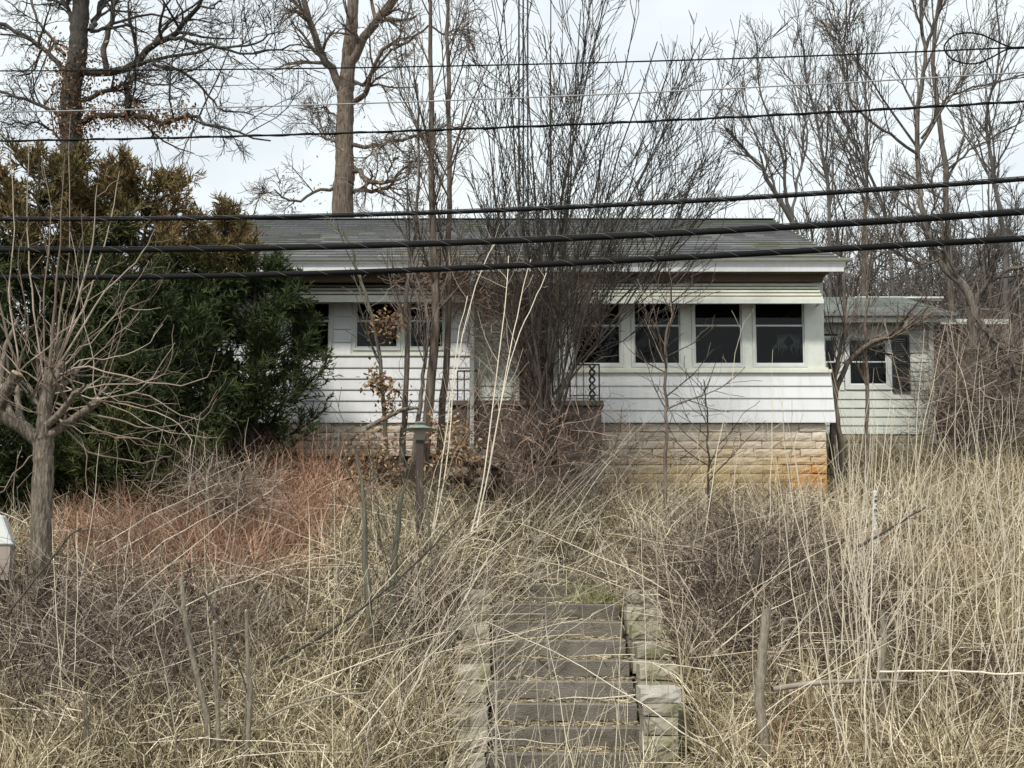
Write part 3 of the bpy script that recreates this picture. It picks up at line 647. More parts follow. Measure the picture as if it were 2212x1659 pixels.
# bucket by the downspout
bx, bz = XX(2022, 21.3, 990), ZZ(1000, 21.3)
m = Mb(); m.lathe(bx, 21.3, [(.10, bz - .06), (.105, bz), (.135, bz + .33), (.145, bz + .335), (.145, bz + .36), (.125, bz + .36), (.12, bz + .30)], 14)
bk = tag(empty('bucket', (bx, 21.3, bz)), 'grey plastic bucket under the downspout of the pale green wing', 'bucket'); m.obj('pail', 'bucket', bk, smooth=True)
b = Bag(); t = np.linspace(0, math.pi, 12); b.tubes(np.stack([bx + .145 * np.cos(t), np.full(12, 21.3) - .05 * np.sin(t), bz + .34 - .10 * np.sin(t)], 1), np.full(12, .004), 5); b.obj('handle', 'galv', bk)
# ================================================================== stone steps with cheek walls
steps = tag(empty('stone_steps', (.42, 10, .8)), 'flight of grey concrete steps climbing the overgrown bank between stone side walls', 'steps')
sx0, sx1 = -.17, 1.0
ST = [(8.7 + .3 * k, .295 + .155 * k) for k in range(9)] + [(11.7, 1.60), (12.15, 1.72), (12.6, 1.84), (13.05, 1.96), (13.5, 2.08)]
for k, (y, z) in enumerate(ST):
    j = rnd.uniform(-.012, .012); t_ = rnd.uniform(-.008, .008)
    a0 = sx0 + rnd.uniform(-.03, .01); a1 = sx1 - .015
    if k > 8: a0, a1 = .12, .98
    m = Mb(); n = 10; top = []; 
    # tread block with a worn, slightly uneven nosing
    xs = np.linspace(a0, a1, n)
    V = []
    for i, x in enumerate(xs):
        w = rnd.uniform(-.006, .006); zt_ = z + t_ * (i / n - .5) * 2 + rnd.uniform(-.003, .003)
        V += [(x, y + j + w + .018, z - .139 + rnd.uniform(-.006, .006)), (x, y + j + w, zt_ - .012), (x, y + j + w + .012, zt_), (x, y + j + .46, zt_ + .004), (x, y + j + .46, z - .150)]
    m.v = V
    for i in range(n - 1):
        for q in range(5):
            m.f.append((i * 5 + q, i * 5 + (q + 1) % 5, (i + 1) * 5 + (q + 1) % 5, (i + 1) * 5 + q)[::-1])
    m.f += [(0, 1, 2, 3, 4), tuple((n - 1) * 5 + q for q in range(5))[::-1]]
    m.obj('step', 'concrete', steps)
m = Mb(); 
for k, (y, z) in enumerate(ST[:9]): m.box(sx0 + .02, sx1 - .03, y + .06, y + .35, z - .7, z - .152)
m.obj('rubble_core', 'mortar', steps)
def cheek(x0, x1, label, k0, lift, extra=None):
    w = tag(empty('cheek_wall', ((x0 + x1) / 2, 10, .8)), label, 'stone wall')
    for k in range(k0, 9):
        y, z = ST[k]; y -= .02
        for r in range(4):
            zt_ = z + lift - r * .125
            x = x0 + rnd.uniform(-.03, .02); xe = x1 + rnd.uniform(-.015, .015)
            cut = rnd.random() < .25
            pcs = [(x, x + (xe - x) * rnd.uniform(.4, .6)), ] if cut else [(x, xe)]
            if cut: pcs.append((pcs[0][1] + .006, xe))
            for a, b_ in pcs: block(w, a, b_, y + rnd.uniform(-.012, .02), .32, zt_ - .118, zt_, 'mossy_stone')
    return w
cheek(-.46, -.19, 'mossy stepped stone wall along the brush covered side of the steps', 0, .13)
cw = cheek(1.04, 1.35, 'mossy stepped stone wall on the open side of the steps', 2, .13)
pier = tag(empty('stone_pier', (1.14, 8.9, .2)), 'squat pale stacked stone pier with a cap stone at the foot of the steps', 'stone pier')
pz = ZZ(1487, 8.85); x0, x1 = XX(1387, 8.85, 1550), XX(1468, 8.85, 1550)
block(pier, x0 - .01, x1 + .01, 8.83, .34, pz - .10, pz, 'pale_stone', 'cap_stone')
z = pz - .105; k = 0
while z > -.1:
    h = rnd.uniform(.10, .14)
    block(pier, x0 + rnd.uniform(0, .02), x1 + rnd.uniform(-.02, .01), 8.85 + rnd.uniform(-.01, .01), .3, z - h + .006, z, 'mossy_stone'); z -= h
# ================================================================== yard lamp, white bits
lx_, ly = XX(907, 12.5, 1000), 12.5
lamp = tag(empty('yard_lamp', (lx_, ly, float(ground(lx_, ly)))), 'old yard lamp with a wide metal hood on a dark wooden post', 'lamp post')
z0 = float(ground(lx_, ly)) - .1; zh = ZZ(955, ly)
m = Mb(); m.box(lx_ - .038, lx_ + .038, ly - .038, ly + .038, z0, zh - .02); m.obj('post', 'post_wood', lamp)
m = Mb(); m.lathe(lx_, ly, [(.05, zh - .02), (.055, zh), (.055, zh + .02)], 4, math.pi / 4); m.obj('collar', 'black_iron', lamp)
m = Mb(); zc = ZZ(928, ly); m.lathe(lx_, ly, [(.062, zh + .02), (.082, zc)], 4, math.pi / 4); m.obj('housing', 'lamp_glass', lamp)
m = Mb(); m.lathe(lx_, ly, [(.165, zc - .004), (.17, zc), (.11, zc + .022), (.05, zc + .045), (.03, zc + .05), (.028, zc + .06), (.06, zc + .066), (.055, zc + .078), (.01, zc + .085)], 24); m.obj('hood', 'lamp_metal', lamp, smooth=True)
for (u, v, s) in ((968, 962, .11), (985, 960, .07), (1003, 968, .06), (1040, 964, .06)):
    me = BLK[int(u) % 10].copy(); me.materials.append(M['pale_stone']); p = P(u, v, 14.6)
    o = bpy.data.objects.new('pale_stone', me); C.objects.link(o); o.location = (p[0], 14.6, p[2] - s * .5); o.scale = (s * 1.5, s, s * .6); o.rotation_euler = (0, .1, u)
    tag(o, 'small pale stone lying on the rubble behind the yard lamp', 'stone', 'pale stones behind the lamp')
rub = tag(empty('rubble_pile', (XX(1000, 14.8), 14.8, 2.5)), 'low heap of dark broken masonry behind the yard lamp', 'rubble')
for k in range(26):
    u = rnd.uniform(955, 1060); v = rnd.uniform(970, 1050); p = P(u, v, 14.7 + rnd.uniform(0, .6)); s = rnd.uniform(.10, .22)
    o = block(rub, p[0], p[0] + s * 1.5, p[1], s, p[2] - s * .5, p[2], 'stoop_stone'); o.rotation_euler = (rnd.uniform(-.3, .3), rnd.uniform(-.3, .3), rnd.uniform(-.6, .6))
# short peeling white marker post, right
px_, py_ = XX(1889, 12.6, 1085), 12.6; zt = ZZ(1064, py_); zg = float(ground(px_, py_))
mp_ = tag(empty('marker_post', (px_, py_, zg)), 'short white marker post with peeling paint standing in the dry grass', 'post')
b = Bag(); K = 14; tt = np.linspace(0, 1, K); b.tubes(np.stack([px_ + .006 * np.sin(tt * 9), np.full(K, py_), zg + (zt - zg) * tt], 1), .028 + .004 * np.sin(np.arange(K) * 2.1), 7); b.obj('pipe', 'white_paint', mp_)
m = Mb(); m.lathe(px_, py_, [(.034, zt - .01), (.036, zt + .01), (.012, zt + .02)], 7); m.obj('cap', 'white_paint', mp_)
for k in range(6):
    z = zt - .05 - k * .05; m = Mb(); m.box(px_ - .02 + .01 * (k % 3), px_ + .018, py_ - .037, py_ - .029, z, z + .012 + .01 * (k % 2)); m.obj('peeled_strip', 'dark_wood', mp_)
# white sloping cover at the far left
wc = tag(empty('well_cover', (XX(0, 10.5), 10.5, 1.4)), 'white sloping metal cover on a tan base at the edge of the bank', 'cover')
p = P(28, 1170, 10.5); z0_ = ZZ(1178, 10.5); z1_ = ZZ(1112, 10.5); xr_ = p[0]
m = Mb(); m.hexa([(xr_ - 1.0, 10.5, z0_), (xr_, 10.5, z0_), (xr_ - .03, 10.66, z0_), (xr_ - 1.0, 10.66, z0_), (xr_ - 1.0, 10.5, z1_ + .1), (xr_ - .11, 10.5, z1_), (xr_ - .13, 10.66, z1_), (xr_ - 1.0, 10.66, z1_ + .1)]); m.obj('cover', 'white_paint', wc, bev=.015)
m = Mb(); m.box(xr_ - 1.0, xr_ - .03, 10.52, 10.64, z0_ - .3, z0_ - .001); m.obj('base', 'tan_paint', wc)
# ================================================================== overhead cables
DL, DR = 10.9, 8.7
def cable(pts, wl, name, label, mat, lash=0, messenger=0, dl=DL, dr=DR, twist=0):
    K = 40; px = [(-300, pts[0][1] + (pts[0][1] - pts[1][1]) * 300 / (pts[1][0] - pts[0][0]))] + pts + [(2500, pts[-1][1] + (pts[-1][1] - pts[-2][1]) * 288 / (pts[-1][0] - pts[-2][0]))]
    us = np.array([p[0] for p in px]); vs = np.array([p[1] for p in px])
    # smooth sagging curve through the traced points
    co = np.polyfit(us, vs, 3); uu = np.linspace(-500, 2800, K)
    dd = dl + (dr - dl) * uu / 2212
    Q = np.array([P(u, np.polyval(co, u), d) for u, d in zip(uu, dd)])
    r = wl / 2 / F * 9.8
    root = tag(empty(name, tuple(Q[K // 2])), label, 'cable')
    b = Bag(); b.tubes(Q, np.full(K, r), 10); b.obj('sheath', mat, root)
    L = np.linalg.norm(np.diff(Q, axis=0), axis=1).sum()
    if lash:
        n = int(L / lash * 12); x = np.linspace(0, K - 1, n); i = np.minimum(x.astype(int), K - 2); f = (x - i)[:, None]
        c = Q[i] * (1 - f) + Q[i + 1] * f; a = np.linspace(0, L / lash * 2 * math.pi, n)
        b = Bag(); b.tubes(c + np.stack([np.zeros(n), np.cos(a) * r * 1.12, np.sin(a) * r * 1.12 + r * .15], 1), np.full(n, .0013), 4); b.obj('lashing_wire', 'wire_steel', root)
    if messenger:
        b = Bag(); b.tubes(Q + np.array([0, 0, r + .006]), np.full(K, .004), 6); b.obj('messenger_strand', 'black_iron', root)
    if twist:
        n = int(L / twist * 12); x = np.linspace(0, K - 1, n); i = np.minimum(x.astype(int), K - 2); f = (x - i)[:, None]
        c = Q[i] * (1 - f) + Q[i + 1] * f; a = np.linspace(0, L / twist * 2 * math.pi, n)
        b = Bag(); b.tubes(c + np.stack([np.zeros(n), np.cos(a) * r, np.sin(a) * r], 1), np.full(n, r * .7), 5); b.obj('strand', mat, root)
    return Q
cable([(0, 152), (740, 147), (1106, 140), (1500, 130), (2212, 100)], 3.2, 'utility_wire', 'thin black wire, highest of the overhead lines', 'cable_black')
cable([(0, 240), (700, 225), (1106, 215), (1500, 195), (1900, 173), (2212, 155)], 3.0, 'utility_wire', 'thin pale grey wire, second highest of the overhead lines', 'cable_grey')
cable([(0, 303), (737, 290), (1106, 272), (1475, 260), (2212, 218)], 4.5, 'utility_wire', 'black twisted wire, third overhead line from the top', 'cable_black', twist=.45)
cable([(0, 471), (737, 467), (1106, 455), (1475, 436), (2212, 385)], 8.5, 'utility_cable', 'thinner upper one of the three thick black cables, crossing just above the roof ridge', 'cable_black', lash=.38, messenger=1)
cable([(0, 537), (737, 534), (1106, 522), (1475, 503), (2212, 456)], 12.5, 'utility_cable', 'thick black lashed cable crossing the middle of the shingle roof', 'cable_black', lash=.35, messenger=1)
cable([(0, 595), (737, 591), (1106, 577), (1475, 553), (2212, 515)], 13, 'utility_cable', 'thick black lashed cable, lowest of all, crossing the white fascia', 'cable_black', lash=.35)
lp = [(2290, 106), (2212, 104), (2180, 101), (2150, 88), (2120, 75), (2090, 71), (2062, 76), (2044, 92), (2040, 107), (2055, 126), (2080, 136), (2110, 137), (2140, 125), (2175, 107), (2212, 104), (2290, 99)]
q = catmull([P(u, v, 8.72 + .03 * math.sin(i)) for i, (u, v) in enumerate(lp)], 60)
b = Bag(); b.tubes(q, np.full(60, .0062), 8); o = b.obj('slack_loop', 'cable_black'); tag(o, 'black teardrop loop of spare cable hung on the highest wire', 'cable loop')
# ================================================================== antenna tower
tw = tag(empty('antenna_tower', (XX(1130, 19), 24.6, 4.3)), 'narrow lattice antenna tower rising behind the house roof', 'tower')
ya = 25.5
xa, xb = XX(1121, ya, 200), XX(1140, ya, 200); xm = (xa + xb) / 2; zlo, zhi = 4.2, ZZ(-120, ya)
legs = [(xa, ya), (xb, ya), (xm, ya + .16)]
for x, y in legs:
    b = Bag(); b.tubes([(x, y, zlo), (x, y, zhi)], [.020] * 2, 6); b.obj('leg', 'black_iron', tw)
k = 0; z = zlo + .2
while z < zhi - .3:
    for (p_, q_) in ((0, 1), (1, 2), (2, 0)):
        b = Bag(); b.tubes([(legs[p_][0], legs[p_][1], z), (legs[q_][0], legs[q_][1], z)], [.007] * 2, 4); b.obj('rung', 'galv', tw)
    b = Bag(); (p_, q_) = ((0, 1), (1, 0))[k % 2]
    b.tubes([(legs[p_][0], legs[p_][1], z), (legs[q_][0], legs[q_][1], z + .5)], [.006] * 2, 4); b.obj('brace', 'galv', tw)
    z += .5; k += 1
#VEG
# ================================================================== VEGETATION
def proj(p):
    p = np.asarray(p, float); x = p[..., 0]; y = p[..., 1]; z = p[..., 2] - EYE
    dep = y * ca + z * sa; yc = (-y * sa + z * ca) / dep
    return 1106 + F * x / dep, 829.5 + SH - yc * F
def gpt(u, v, lo=7.6, hi=30):
    """where the line of sight meets the ground"""
    for d in np.arange(lo, hi, .05):
        p = P(u, v, d)
        if p[2] <= float(ground(p[0], p[1])): return p
    return P(u, v, hi)
def gd(u, d):
    x = XX(u, d, 1200); return np.array([x, d, float(ground(x, d)) - .03])
# ---- oaks behind the house
def oak1():
    d = 23.
    T = [limb([(160, 1000), (157, 600), (155, 330), (152, 260), (156, 190), (166, 120), (170, 60), (176, -10), (190, -120)], 52, 34, d, d, 22, .012)]
    Ls = [([(172, 152), (235, 160), (290, 140), (330, 97), (372, 78), (400, 45), (430, 10), (450, -60)], 19, 8, d, d - 1.5),
          ([(368, 82), (400, 85), (460, 97), (504, 104), (560, 88), (592, 72)], 9, 3, d - 1, d - 2),
          ([(298, 142), (340, 131), (400, 117), (480, 104), (540, 116), (600, 104), (650, 96)], 9, 3, d, d - 2),
          ([(178, 216), (232, 195), (272, 182), (298, 158)], 11, 7, d, d),
          ([(330, 138), (372, 150), (420, 172), (441, 197), (470, 230), (500, 240), (545, 248)], 8, 3, d - .5, d - 1.5),
          ([(176, 266), (215, 248), (262, 247), (320, 256), (350, 271), (386, 256), (425, 250), (440, 270), (490, 276), (540, 294), (584, 304)], 14, 3.5, d, d - 3),
          ([(142, 160), (108, 118), (60, 82), (0, 48), (-60, 20)], 13, 6, d, d + 1),
          ([(136, 247), (92, 230), (42, 210), (-10, 196)], 10, 5, d, d + 1),
          ([(230, 150), (227, 100), (238, 50), (247, 0), (250, -80)], 14, 9, d - .2, d),
          ([(196, 68), (232, 58), (252, 44), (322, 31), (400, 44), (462, 52)], 8, 3, d, d - 1),
          ([(196, 66), (210, 34), (226, -10), (250, -90)], 14, 8, d, d + 1),
          ([(160, 56), (142, 14), (120, -40)], 12, 8, d, d),
          ([(150, 330), (100, 270), (50, 268), (0, 262)], 6, 3, d, d + .5),
          ([(275, 185), (275, 210), (276, 236)], 13, 11, d, d),
          ([(140, 120), (90, 60), (60, -20)], 8, 5, d, d + 2),
          ([(286, 150), (300, 175), (380, 190), (410, 210)], 5, 2, d - .5, d - 1)]
    Ls = [limb(*a, 14, .02) if len(a) == 5 else a for a in Ls]
    lv = [dict(n=9, ang=(25, 65), lenf=.42, K=6, up=.02, wob=.2, rmin=.008, lmin=.4),
          dict(n=6, ang=(25, 60), lenf=.55, K=5, up=.03, wob=.2, rmin=.0055, lmin=.3),
          dict(n=5, ang=(20, 60), lenf=.6, K=4, up=.03, wob=.2, rmin=.0042, lmin=.22)]
    tr = T[0][0]; mid = tr[(tr[:, 2] > ZZ(300, d)) & (tr[:, 2] < ZZ(130, d))]
    lf = [(mid, 3200, dict(size=(.035, .085), spread=.19, tone=(0, .6))), (Ls[5][0][1:8], 1500, dict(size=(.035, .085), spread=.13, tone=(0, .7))), (Ls[3][0], 160, dict(size=(.05, .1), spread=.12)),
          (Ls[0][0][:8], 160, dict(size=(.05, .1), spread=.2)), (Ls[6][0][:6], 160, dict(size=(.05, .1), spread=.25)), (Ls[1][0], 80, dict(size=(.05, .1), spread=.3)), (P(110, 100, d)[None], 60, dict(size=(.05, .1), spread=.15))]
    tree('oak_tree', 'big spreading oak with dead brown leaves on its trunk behind the rusty evergreen', 'tree', T, Ls, 'bark_dark', lv, lf)
oak1()
def oak2():
    d = 29.
    T = [limb([(738, 900), (740, 460), (745, 380), (744, 280), (748, 200), (752, 150), (757, 90), (762, 20), (766, -80)], 50, 22, d, d, 22, .012)]
    Ls = [([(738, 195), (716, 152), (700, 130), (688, 105), (678, 70), (668, 40), (655, 0), (640, -80)], 20, 12, d, d - 1),
          ([(756, 150), (772, 110), (800, 62), (822, 35), (850, 5), (890, -60)], 22, 15, d, d - 1),
          ([(762, 222), (788, 203), (794, 185), (808, 145), (834, 100), (870, 95), (900, 76), (925, 55)], 13, 4, d, d - 2),
          ([(765, 176), (790, 186), (800, 160), (842, 112), (870, 96)], 8, 4, d, d - 1),
          ([(762, 312), (800, 316), (850, 305), (900, 296), (955, 272), (1000, 272)], 10, 3, d, d - 3),
          ([(764, 362), (790, 386), (818, 396), (862, 388)], 13, 6, d, d - 1.5), ([(764, 414), (805, 410), (842, 400), (880, 358), (905, 345)], 10, 4, d, d - 2),
          ([(722, 405), (690, 410), (642, 434), (610, 426), (594, 410)], 8, 3, d, d - 1), ([(728, 308), (700, 296), (670, 256)], 7, 3, d, d),
          ([(838, 372), (850, 345), (862, 338)], 5, 3, d - 1.5, d - 2), ([(668, 45), (640, 10), (620, -30)], 8, 4, d - .5, d),
          ([(930, 55), (960, 70), (1000, 62), (1030, 72)], 5, 2, d - 2, d - 2), ([(725, 250), (700, 230), (722, 268)], 5, 3, d, d)]
    Ls = [limb(*a, 14, .025) for a in Ls]
    lv = [dict(n=9, ang=(25, 65), lenf=.45, K=6, up=.03, wob=.2, rmin=.009, lmin=.5, fromtrunk=0),
          dict(n=6, ang=(25, 60), lenf=.55, K=5, up=.03, wob=.2, rmin=.0065, lmin=.35),
          dict(n=5, ang=(20, 60), lenf=.6, K=4, up=.03, wob=.2, rmin=.005, lmin=.25)]
    lf = [(Ls[4][0][3:10], 90, dict(size=(.05, .1), spread=.12)), (Ls[5][0], 90, dict(size=(.05, .1), spread=.15)), (Ls[7][0], 60, dict(size=(.05, .1), spread=.2)), (T[0][0][6:10], 40, dict(size=(.05, .1), spread=.25))]
    tree('oak_tree', 'tall forked oak with thick bare trunk rising just behind the ridge of the shingle roof', 'tree', T, Ls, 'bark_brown', lv, lf)
oak2()
# ---- multi-stemmed tree in front of the house
def broom(name, label, base, tips, w0, d, mat, lv, d1=None, bow=.25, K=12, group=None, wv=.5, cat='tree', leafspec=None, trunkpx=None, low=None):
    T = []; L = []
    bu, bv = base
    for i, (u, v) in enumerate(tips):
        s = bu + rnd.uniform(-1, 1) * w0 * wv
        mu = s + (u - s) * (.46 + bow * rnd.uniform(-.6, .6)); mv = bv + (v - bv) * .5
        q, r = limb([(s, bv + 60), (s + (u - s) * .08, bv + (v - bv) * .12), (mu, mv), (u, v)], rnd.uniform(.75, 1.15) * w0, 2.2, d + rnd.uniform(-.25, .25), (d1 or d) + rnd.uniform(-1.2, 1.2), K, .012)
        (T if i == 0 else L).append((q, r))
    return tree(name, label, cat, T, L, mat, lv, leafspec, group)
tips = [(1128, 40), (1040, 200), (1085, -20), (1190, -30), (1255, 20), (1310, -10), (1372, 40), (1420, 90), (1475, 190), (1530, 320), (1560, 430), (1235, 240), (1440, 330), (1010, 420), (1510, 470)]
lv = [dict(n=9, ang=(12, 42), lenf=.55, K=8, up=.08, wob=.10, rmin=.0050, lmin=.6, tmin=.26, rf=.5),
      dict(n=7, ang=(16, 42), lenf=.46, K=5, up=.12, wob=.10, rmin=.0042, lmin=.3, tmin=.15),
      dict(n=4, ang=(18, 50), lenf=.5, K=4, up=.10, wob=.12, rmin=.0036, lmin=.16, tmin=.1)]
broom('multi_stemmed_tree', 'dense dark multi-stemmed tree fanning up and rightwards before the front door', (1165, 950), tips, 9.5, 14.9, 'bark_dark', lv, d1=14.6, wv=3.5)
def tangle(name, label, c, sz, n, mat, d, L=(.3, .8), K=6, curl=.5, r=.003, tone=(.1, .8), cat=None, dep=.5, kind='stuff', zup=.0):
    u = RG.normal(size=n) * sz[0] * .5 + c[0]; v = RG.normal(size=n) * sz[1] * .5 + c[1]; dd = d + RG.normal(size=n) * dep * .5
    p = np.array([P(a, b, e) for a, b, e in zip(u, v, dd)]); dr = RG.normal(size=(n, 3)); dr[:, 2] += zup; dr /= np.linalg.norm(dr, axis=1, keepdims=True)
    ln = RG.uniform(*L, n)[:, None] / (K - 1); pts = [p]
    for k in range(K - 1):
        dr = dr + RG.normal(size=dr.shape) * curl; dr /= np.linalg.norm(dr, axis=1, keepdims=True); p = p + dr * ln; pts.append(p)
    Q = np.stack(pts, 1); gz = ground(Q[..., 0], Q[..., 1]); Q[..., 2] = np.maximum(Q[..., 2], gz + .02)
    b = Bag(); b.ribbons(Q, np.full((n, K), r * 2) * np.linspace(1, .5, K), tone); o = b.obj(name, mat); return tag(o, label, cat, kind=kind)
tangle('vine_tangle', 'thick brown tangle of bare vine twigs hanging before the front door', (1110, 720), (95, 150), 600, 'vine', 15.4, (.3, .9), r=.004, zup=.3)
tangle('vine_tangle', 'reddish brown knot of vine twigs clinging under the porch eave', (1000, 610), (120, 60), 800, 'vine', 15.6, (.25, .7), r=.004)
tangle('brush', 'dense light brown brush growing up against the stone stoop', (1130, 985), (250, 120), 950, 'vine', 14.6, (.35, 1.0), r=.0042, curl=.3, zup=.7, tone=(0, .9), dep=1)
tangle('vine_tangle', 'fine brown twig tangle over the left end of the porch windows', (1235, 660), (60, 80), 1000, 'vine', 15.6, (.25, .7), r=.0035)
# ---- saplings with straight trunks before the left bay
def sapling(label, px, w0, w1, d, mat, lv, leafspec=None, d1=None, name='sapling', group=None, wob=.01):
    T = [limb(px, w0, w1, d, d1, 20, wob)]
    return tree(name, label, 'tree', T, [], mat, lv, leafspec, group)
lvs = lambda n, l, rm=.0036: [dict(n=n, ang=(14, 40), lenf=.30, K=8, up=.09, wob=.07, rmin=rm * 1.4, lmin=.7, tmin=.34, rf=.38),
                  dict(n=7, ang=(18, 45), lenf=.42, K=5, up=.08, wob=.09, rmin=rm, lmin=.25, tmin=.1), dict(n=3, ang=(20, 50), lenf=.5, K=4, up=.06, wob=.12, rmin=rm * .8, lmin=.12)][:l]
sapling('tallest straight grey sapling passing the left bay and rising out of the picture', [(915, 1010), (926, 880), (938, 740), (940, 620), (934, 450), (930, 260), (929, 100), (928, -90)], 24, 7, 14.6, 'bark_brown', lvs(20, 3))
sapling('straight sapling just right of the tallest one, hidden under vines at the eave', [(950, 1000), (958, 880), (966, 740), (970, 560), (972, 400), (970, 200), (967, 60), (966, -80)], 17, 7, 14.9, 'bark_brown', lvs(18, 3))
sapling('slim dark sapling between the white siding and the yard lamp', [(866, 1010), (873, 900), (880, 760), (878, 660), (892, 520), (905, 350), (900, 180)], 15, 4, 14.5, 'bark_grey', lvs(16, 2))
sapling('crooked grey sapling leaning against the left bay with hanging dead leaves', [(838, 1010), (832, 900), (822, 800), (806, 700), (785, 620), (765, 555), (742, 500)], 11, 5, 14.4, 'bark_green', lvs(5, 2),
        [(np.array([P(u, v, 14.3) for u, v in ((822, 690), (840, 712), (860, 700), (855, 680), (812, 715))]), 260, dict(size=(.03, .075), spread=.075)), (np.array([P(u, v, 14.2) for u, v in ((815, 815), (835, 835), (850, 860), (845, 880), (808, 830))]), 330, dict(size=(.035, .08), spread=.08))])
sapling('thin dark sapling curving up close to the yard lamp hood', [(892, 1000), (905, 880), (915, 800), (925, 690), (900, 600), (870, 500)], 12, 3, 14.3, 'bark_grey', lvs(12, 2))
sapling('bare sapling with arching twigs before the rightmost porch windows', [(1436, 1090), (1437, 960), (1440, 850), (1438, 740), (1450, 660), (1440, 560)], 9, 3, 13.6, 'bark_brown', [dict(n=14, ang=(35, 70), lenf=.35, K=7, up=.07, wob=.1, rmin=.004, lmin=.5, tmin=.25), dict(n=6, ang=(25, 55), lenf=.5, K=5, up=.04, wob=.12, rmin=.003, lmin=.15)])
sapling('low twiggy sapling spreading over the lower siding of the right bay', [(1535, 1120), (1530, 1000), (1528, 900), (1520, 820)], 6, 2, 13.4, 'bark_dark', [dict(n=12, ang=(30, 70), lenf=.5, K=6, up=.05, wob=.12, rmin=.0034, lmin=.35, tmin=.2), dict(n=5, ang=(25, 55), lenf=.5, K=4, up=.04, wob=.12, rmin=.0028, lmin=.1)])
sapling('crooked sapling growing against the corner between porch and green wing', [(1818, 1080), (1814, 950), (1800, 860), (1812, 770), (1826, 700), (1822, 620), (1830, 500)], 14, 4, 17.6, 'bark_brown', lvs(14, 3), d1=18)
sapling('brown sapling crossing the window of the green wing', [(1872, 1050), (1873, 930), (1872, 830), (1868, 720), (1874, 620), (1872, 480)], 11, 4, 18.2, 'bark_brown', lvs(16, 3), d1=19)
T = [limb([(1802, 880), (1820, 800), (1855, 760), (1890, 735), (1925, 730), (1950, 710), (1965, 690)], 13, 6, 18.4, 18.8, 14, .01)]
tree('arching_branch_tree', 'thick arching bare trunk curving across the window and shutter of the green wing', 'tree', [limb([(1795, 1080), (1798, 960), (1802, 870)], 17, 13, 18.3, 18.4, 8)], T, 'bark_brown', [dict(n=18, ang=(25, 70), lenf=.5, K=6, up=.12, wob=.12, rmin=.005, lmin=.4), dict(n=6, ang=(25, 55), lenf=.5, K=5, up=.06, wob=.12, rmin=.004, lmin=.2)])
# ---- right hand trees
d = 24.
lvR = [dict(n=10, ang=(18, 45), lenf=.42, K=7, up=.09, wob=.10, rmin=.008, lmin=.7, tmin=.15), dict(n=6, ang=(20, 45), lenf=.5, K=5, up=.07, wob=.12, rmin=.006, lmin=.35), dict(n=4, ang=(20, 50), lenf=.55, K=4, up=.05, wob=.14, rmin=.0046, lmin=.2)]
cp = lambda l: [dict(x) for x in l]
T = [limb([(2105, 1030), (2104, 900), (2100, 780), (2106, 662)], 28, 24, 20, 20, 12, .01)]
L = [limb(a, *k, 14, .015) for a, *k in [
    ([(2106, 670), (2088, 622), (2052, 590), (2028, 560), (2006, 505), (1992, 440), (1986, 400)], 20, 11, 20, 20.5),
    ([(2108, 662), (2124, 625), (2150, 600), (2190, 580), (2240, 572)], 13, 8, 20, 19.5),
    ([(2112, 690), (2135, 720), (2165, 750), (2185, 790), (2230, 840)], 11, 8, 19.8, 19.3),
    ([(1986, 402), (1982, 330), (1983, 250), (1990, 180), (1998, 110), (1990, 50), (1992, -60)], 12, 7, 20.5, 21),
    ([(1998, 112), (2018, 50), (2034, -10), (2050, -80)], 8, 5, 21, 21), ([(1981, 332), (1940, 300), (1900, 272), (1850, 235), (1832, 190), (1826, 110), (1828, 0)], 7, 3, 20.5, 20),
    ([(1990, 300), (2020, 255), (2050, 210), (2120, 185), (2212, 160)], 7, 3, 20.6, 20), ([(2030, 560), (2000, 570), (1960, 560), (1930, 545)], 7, 4, 20.2, 20.2),
    ([(1852, 238), (1826, 180), (1818, 100), (1835, 40)], 4, 2.5, 20, 20)]]
tree('walnut_tree', 'thick leaning bare tree forking low beside the open carport', 'tree', T, L, 'bark_grey', cp(lvR))
T = [limb([(2070, 1000), (2056, 700), (2050, 480), (2038, 340), (2030, 250), (2014, 150), (2022, 60), (2035, -80)], 15, 7, 26, 26, 16, .02)]
L = [limb(a, *k, 12, .02) for a, *k in [([(2042, 370), (2090, 330), (2140, 300), (2212, 260)], 6, 3, 26, 25.5), ([(2046, 440), (2010, 400), (2030, 340)], 5, 3, 26, 26), ([(2044, 400), (2080, 300), (2075, 200), (2100, 90)], 6, 3, 26, 26)]]
tree('bare_tree', 'slender dark bare tree standing right behind the thick leaning one', 'tree', T, L, 'bark_grey', cp(lvR))
T = [limb([(1790, 760), (1755, 600), (1712, 478)], 17, 14, 27, 27, 8, .02)]
L = [limb(a, *k, 12, .02) for a, *k in [([(1712, 480), (1672, 412), (1640, 355), (1602, 312), (1565, 275)], 12, 3, 27, 26), ([(1714, 485), (1700, 430), (1690, 340), (1665, 260), (1640, 190), (1634, 95)], 9, 2, 27, 27), ([(1712, 480), (1720, 400), (1745, 300), (1722, 210), (1704, 130)], 7, 2, 27, 27.5), ([(1685, 440), (1650, 330), (1610, 230), (1605, 130)], 5, 2, 26.5, 26)]]
tree('bare_tree', 'pale bare tree forking into a wide V behind the right end of the roof', 'tree', T, L, 'bark_far', cp(lvR))
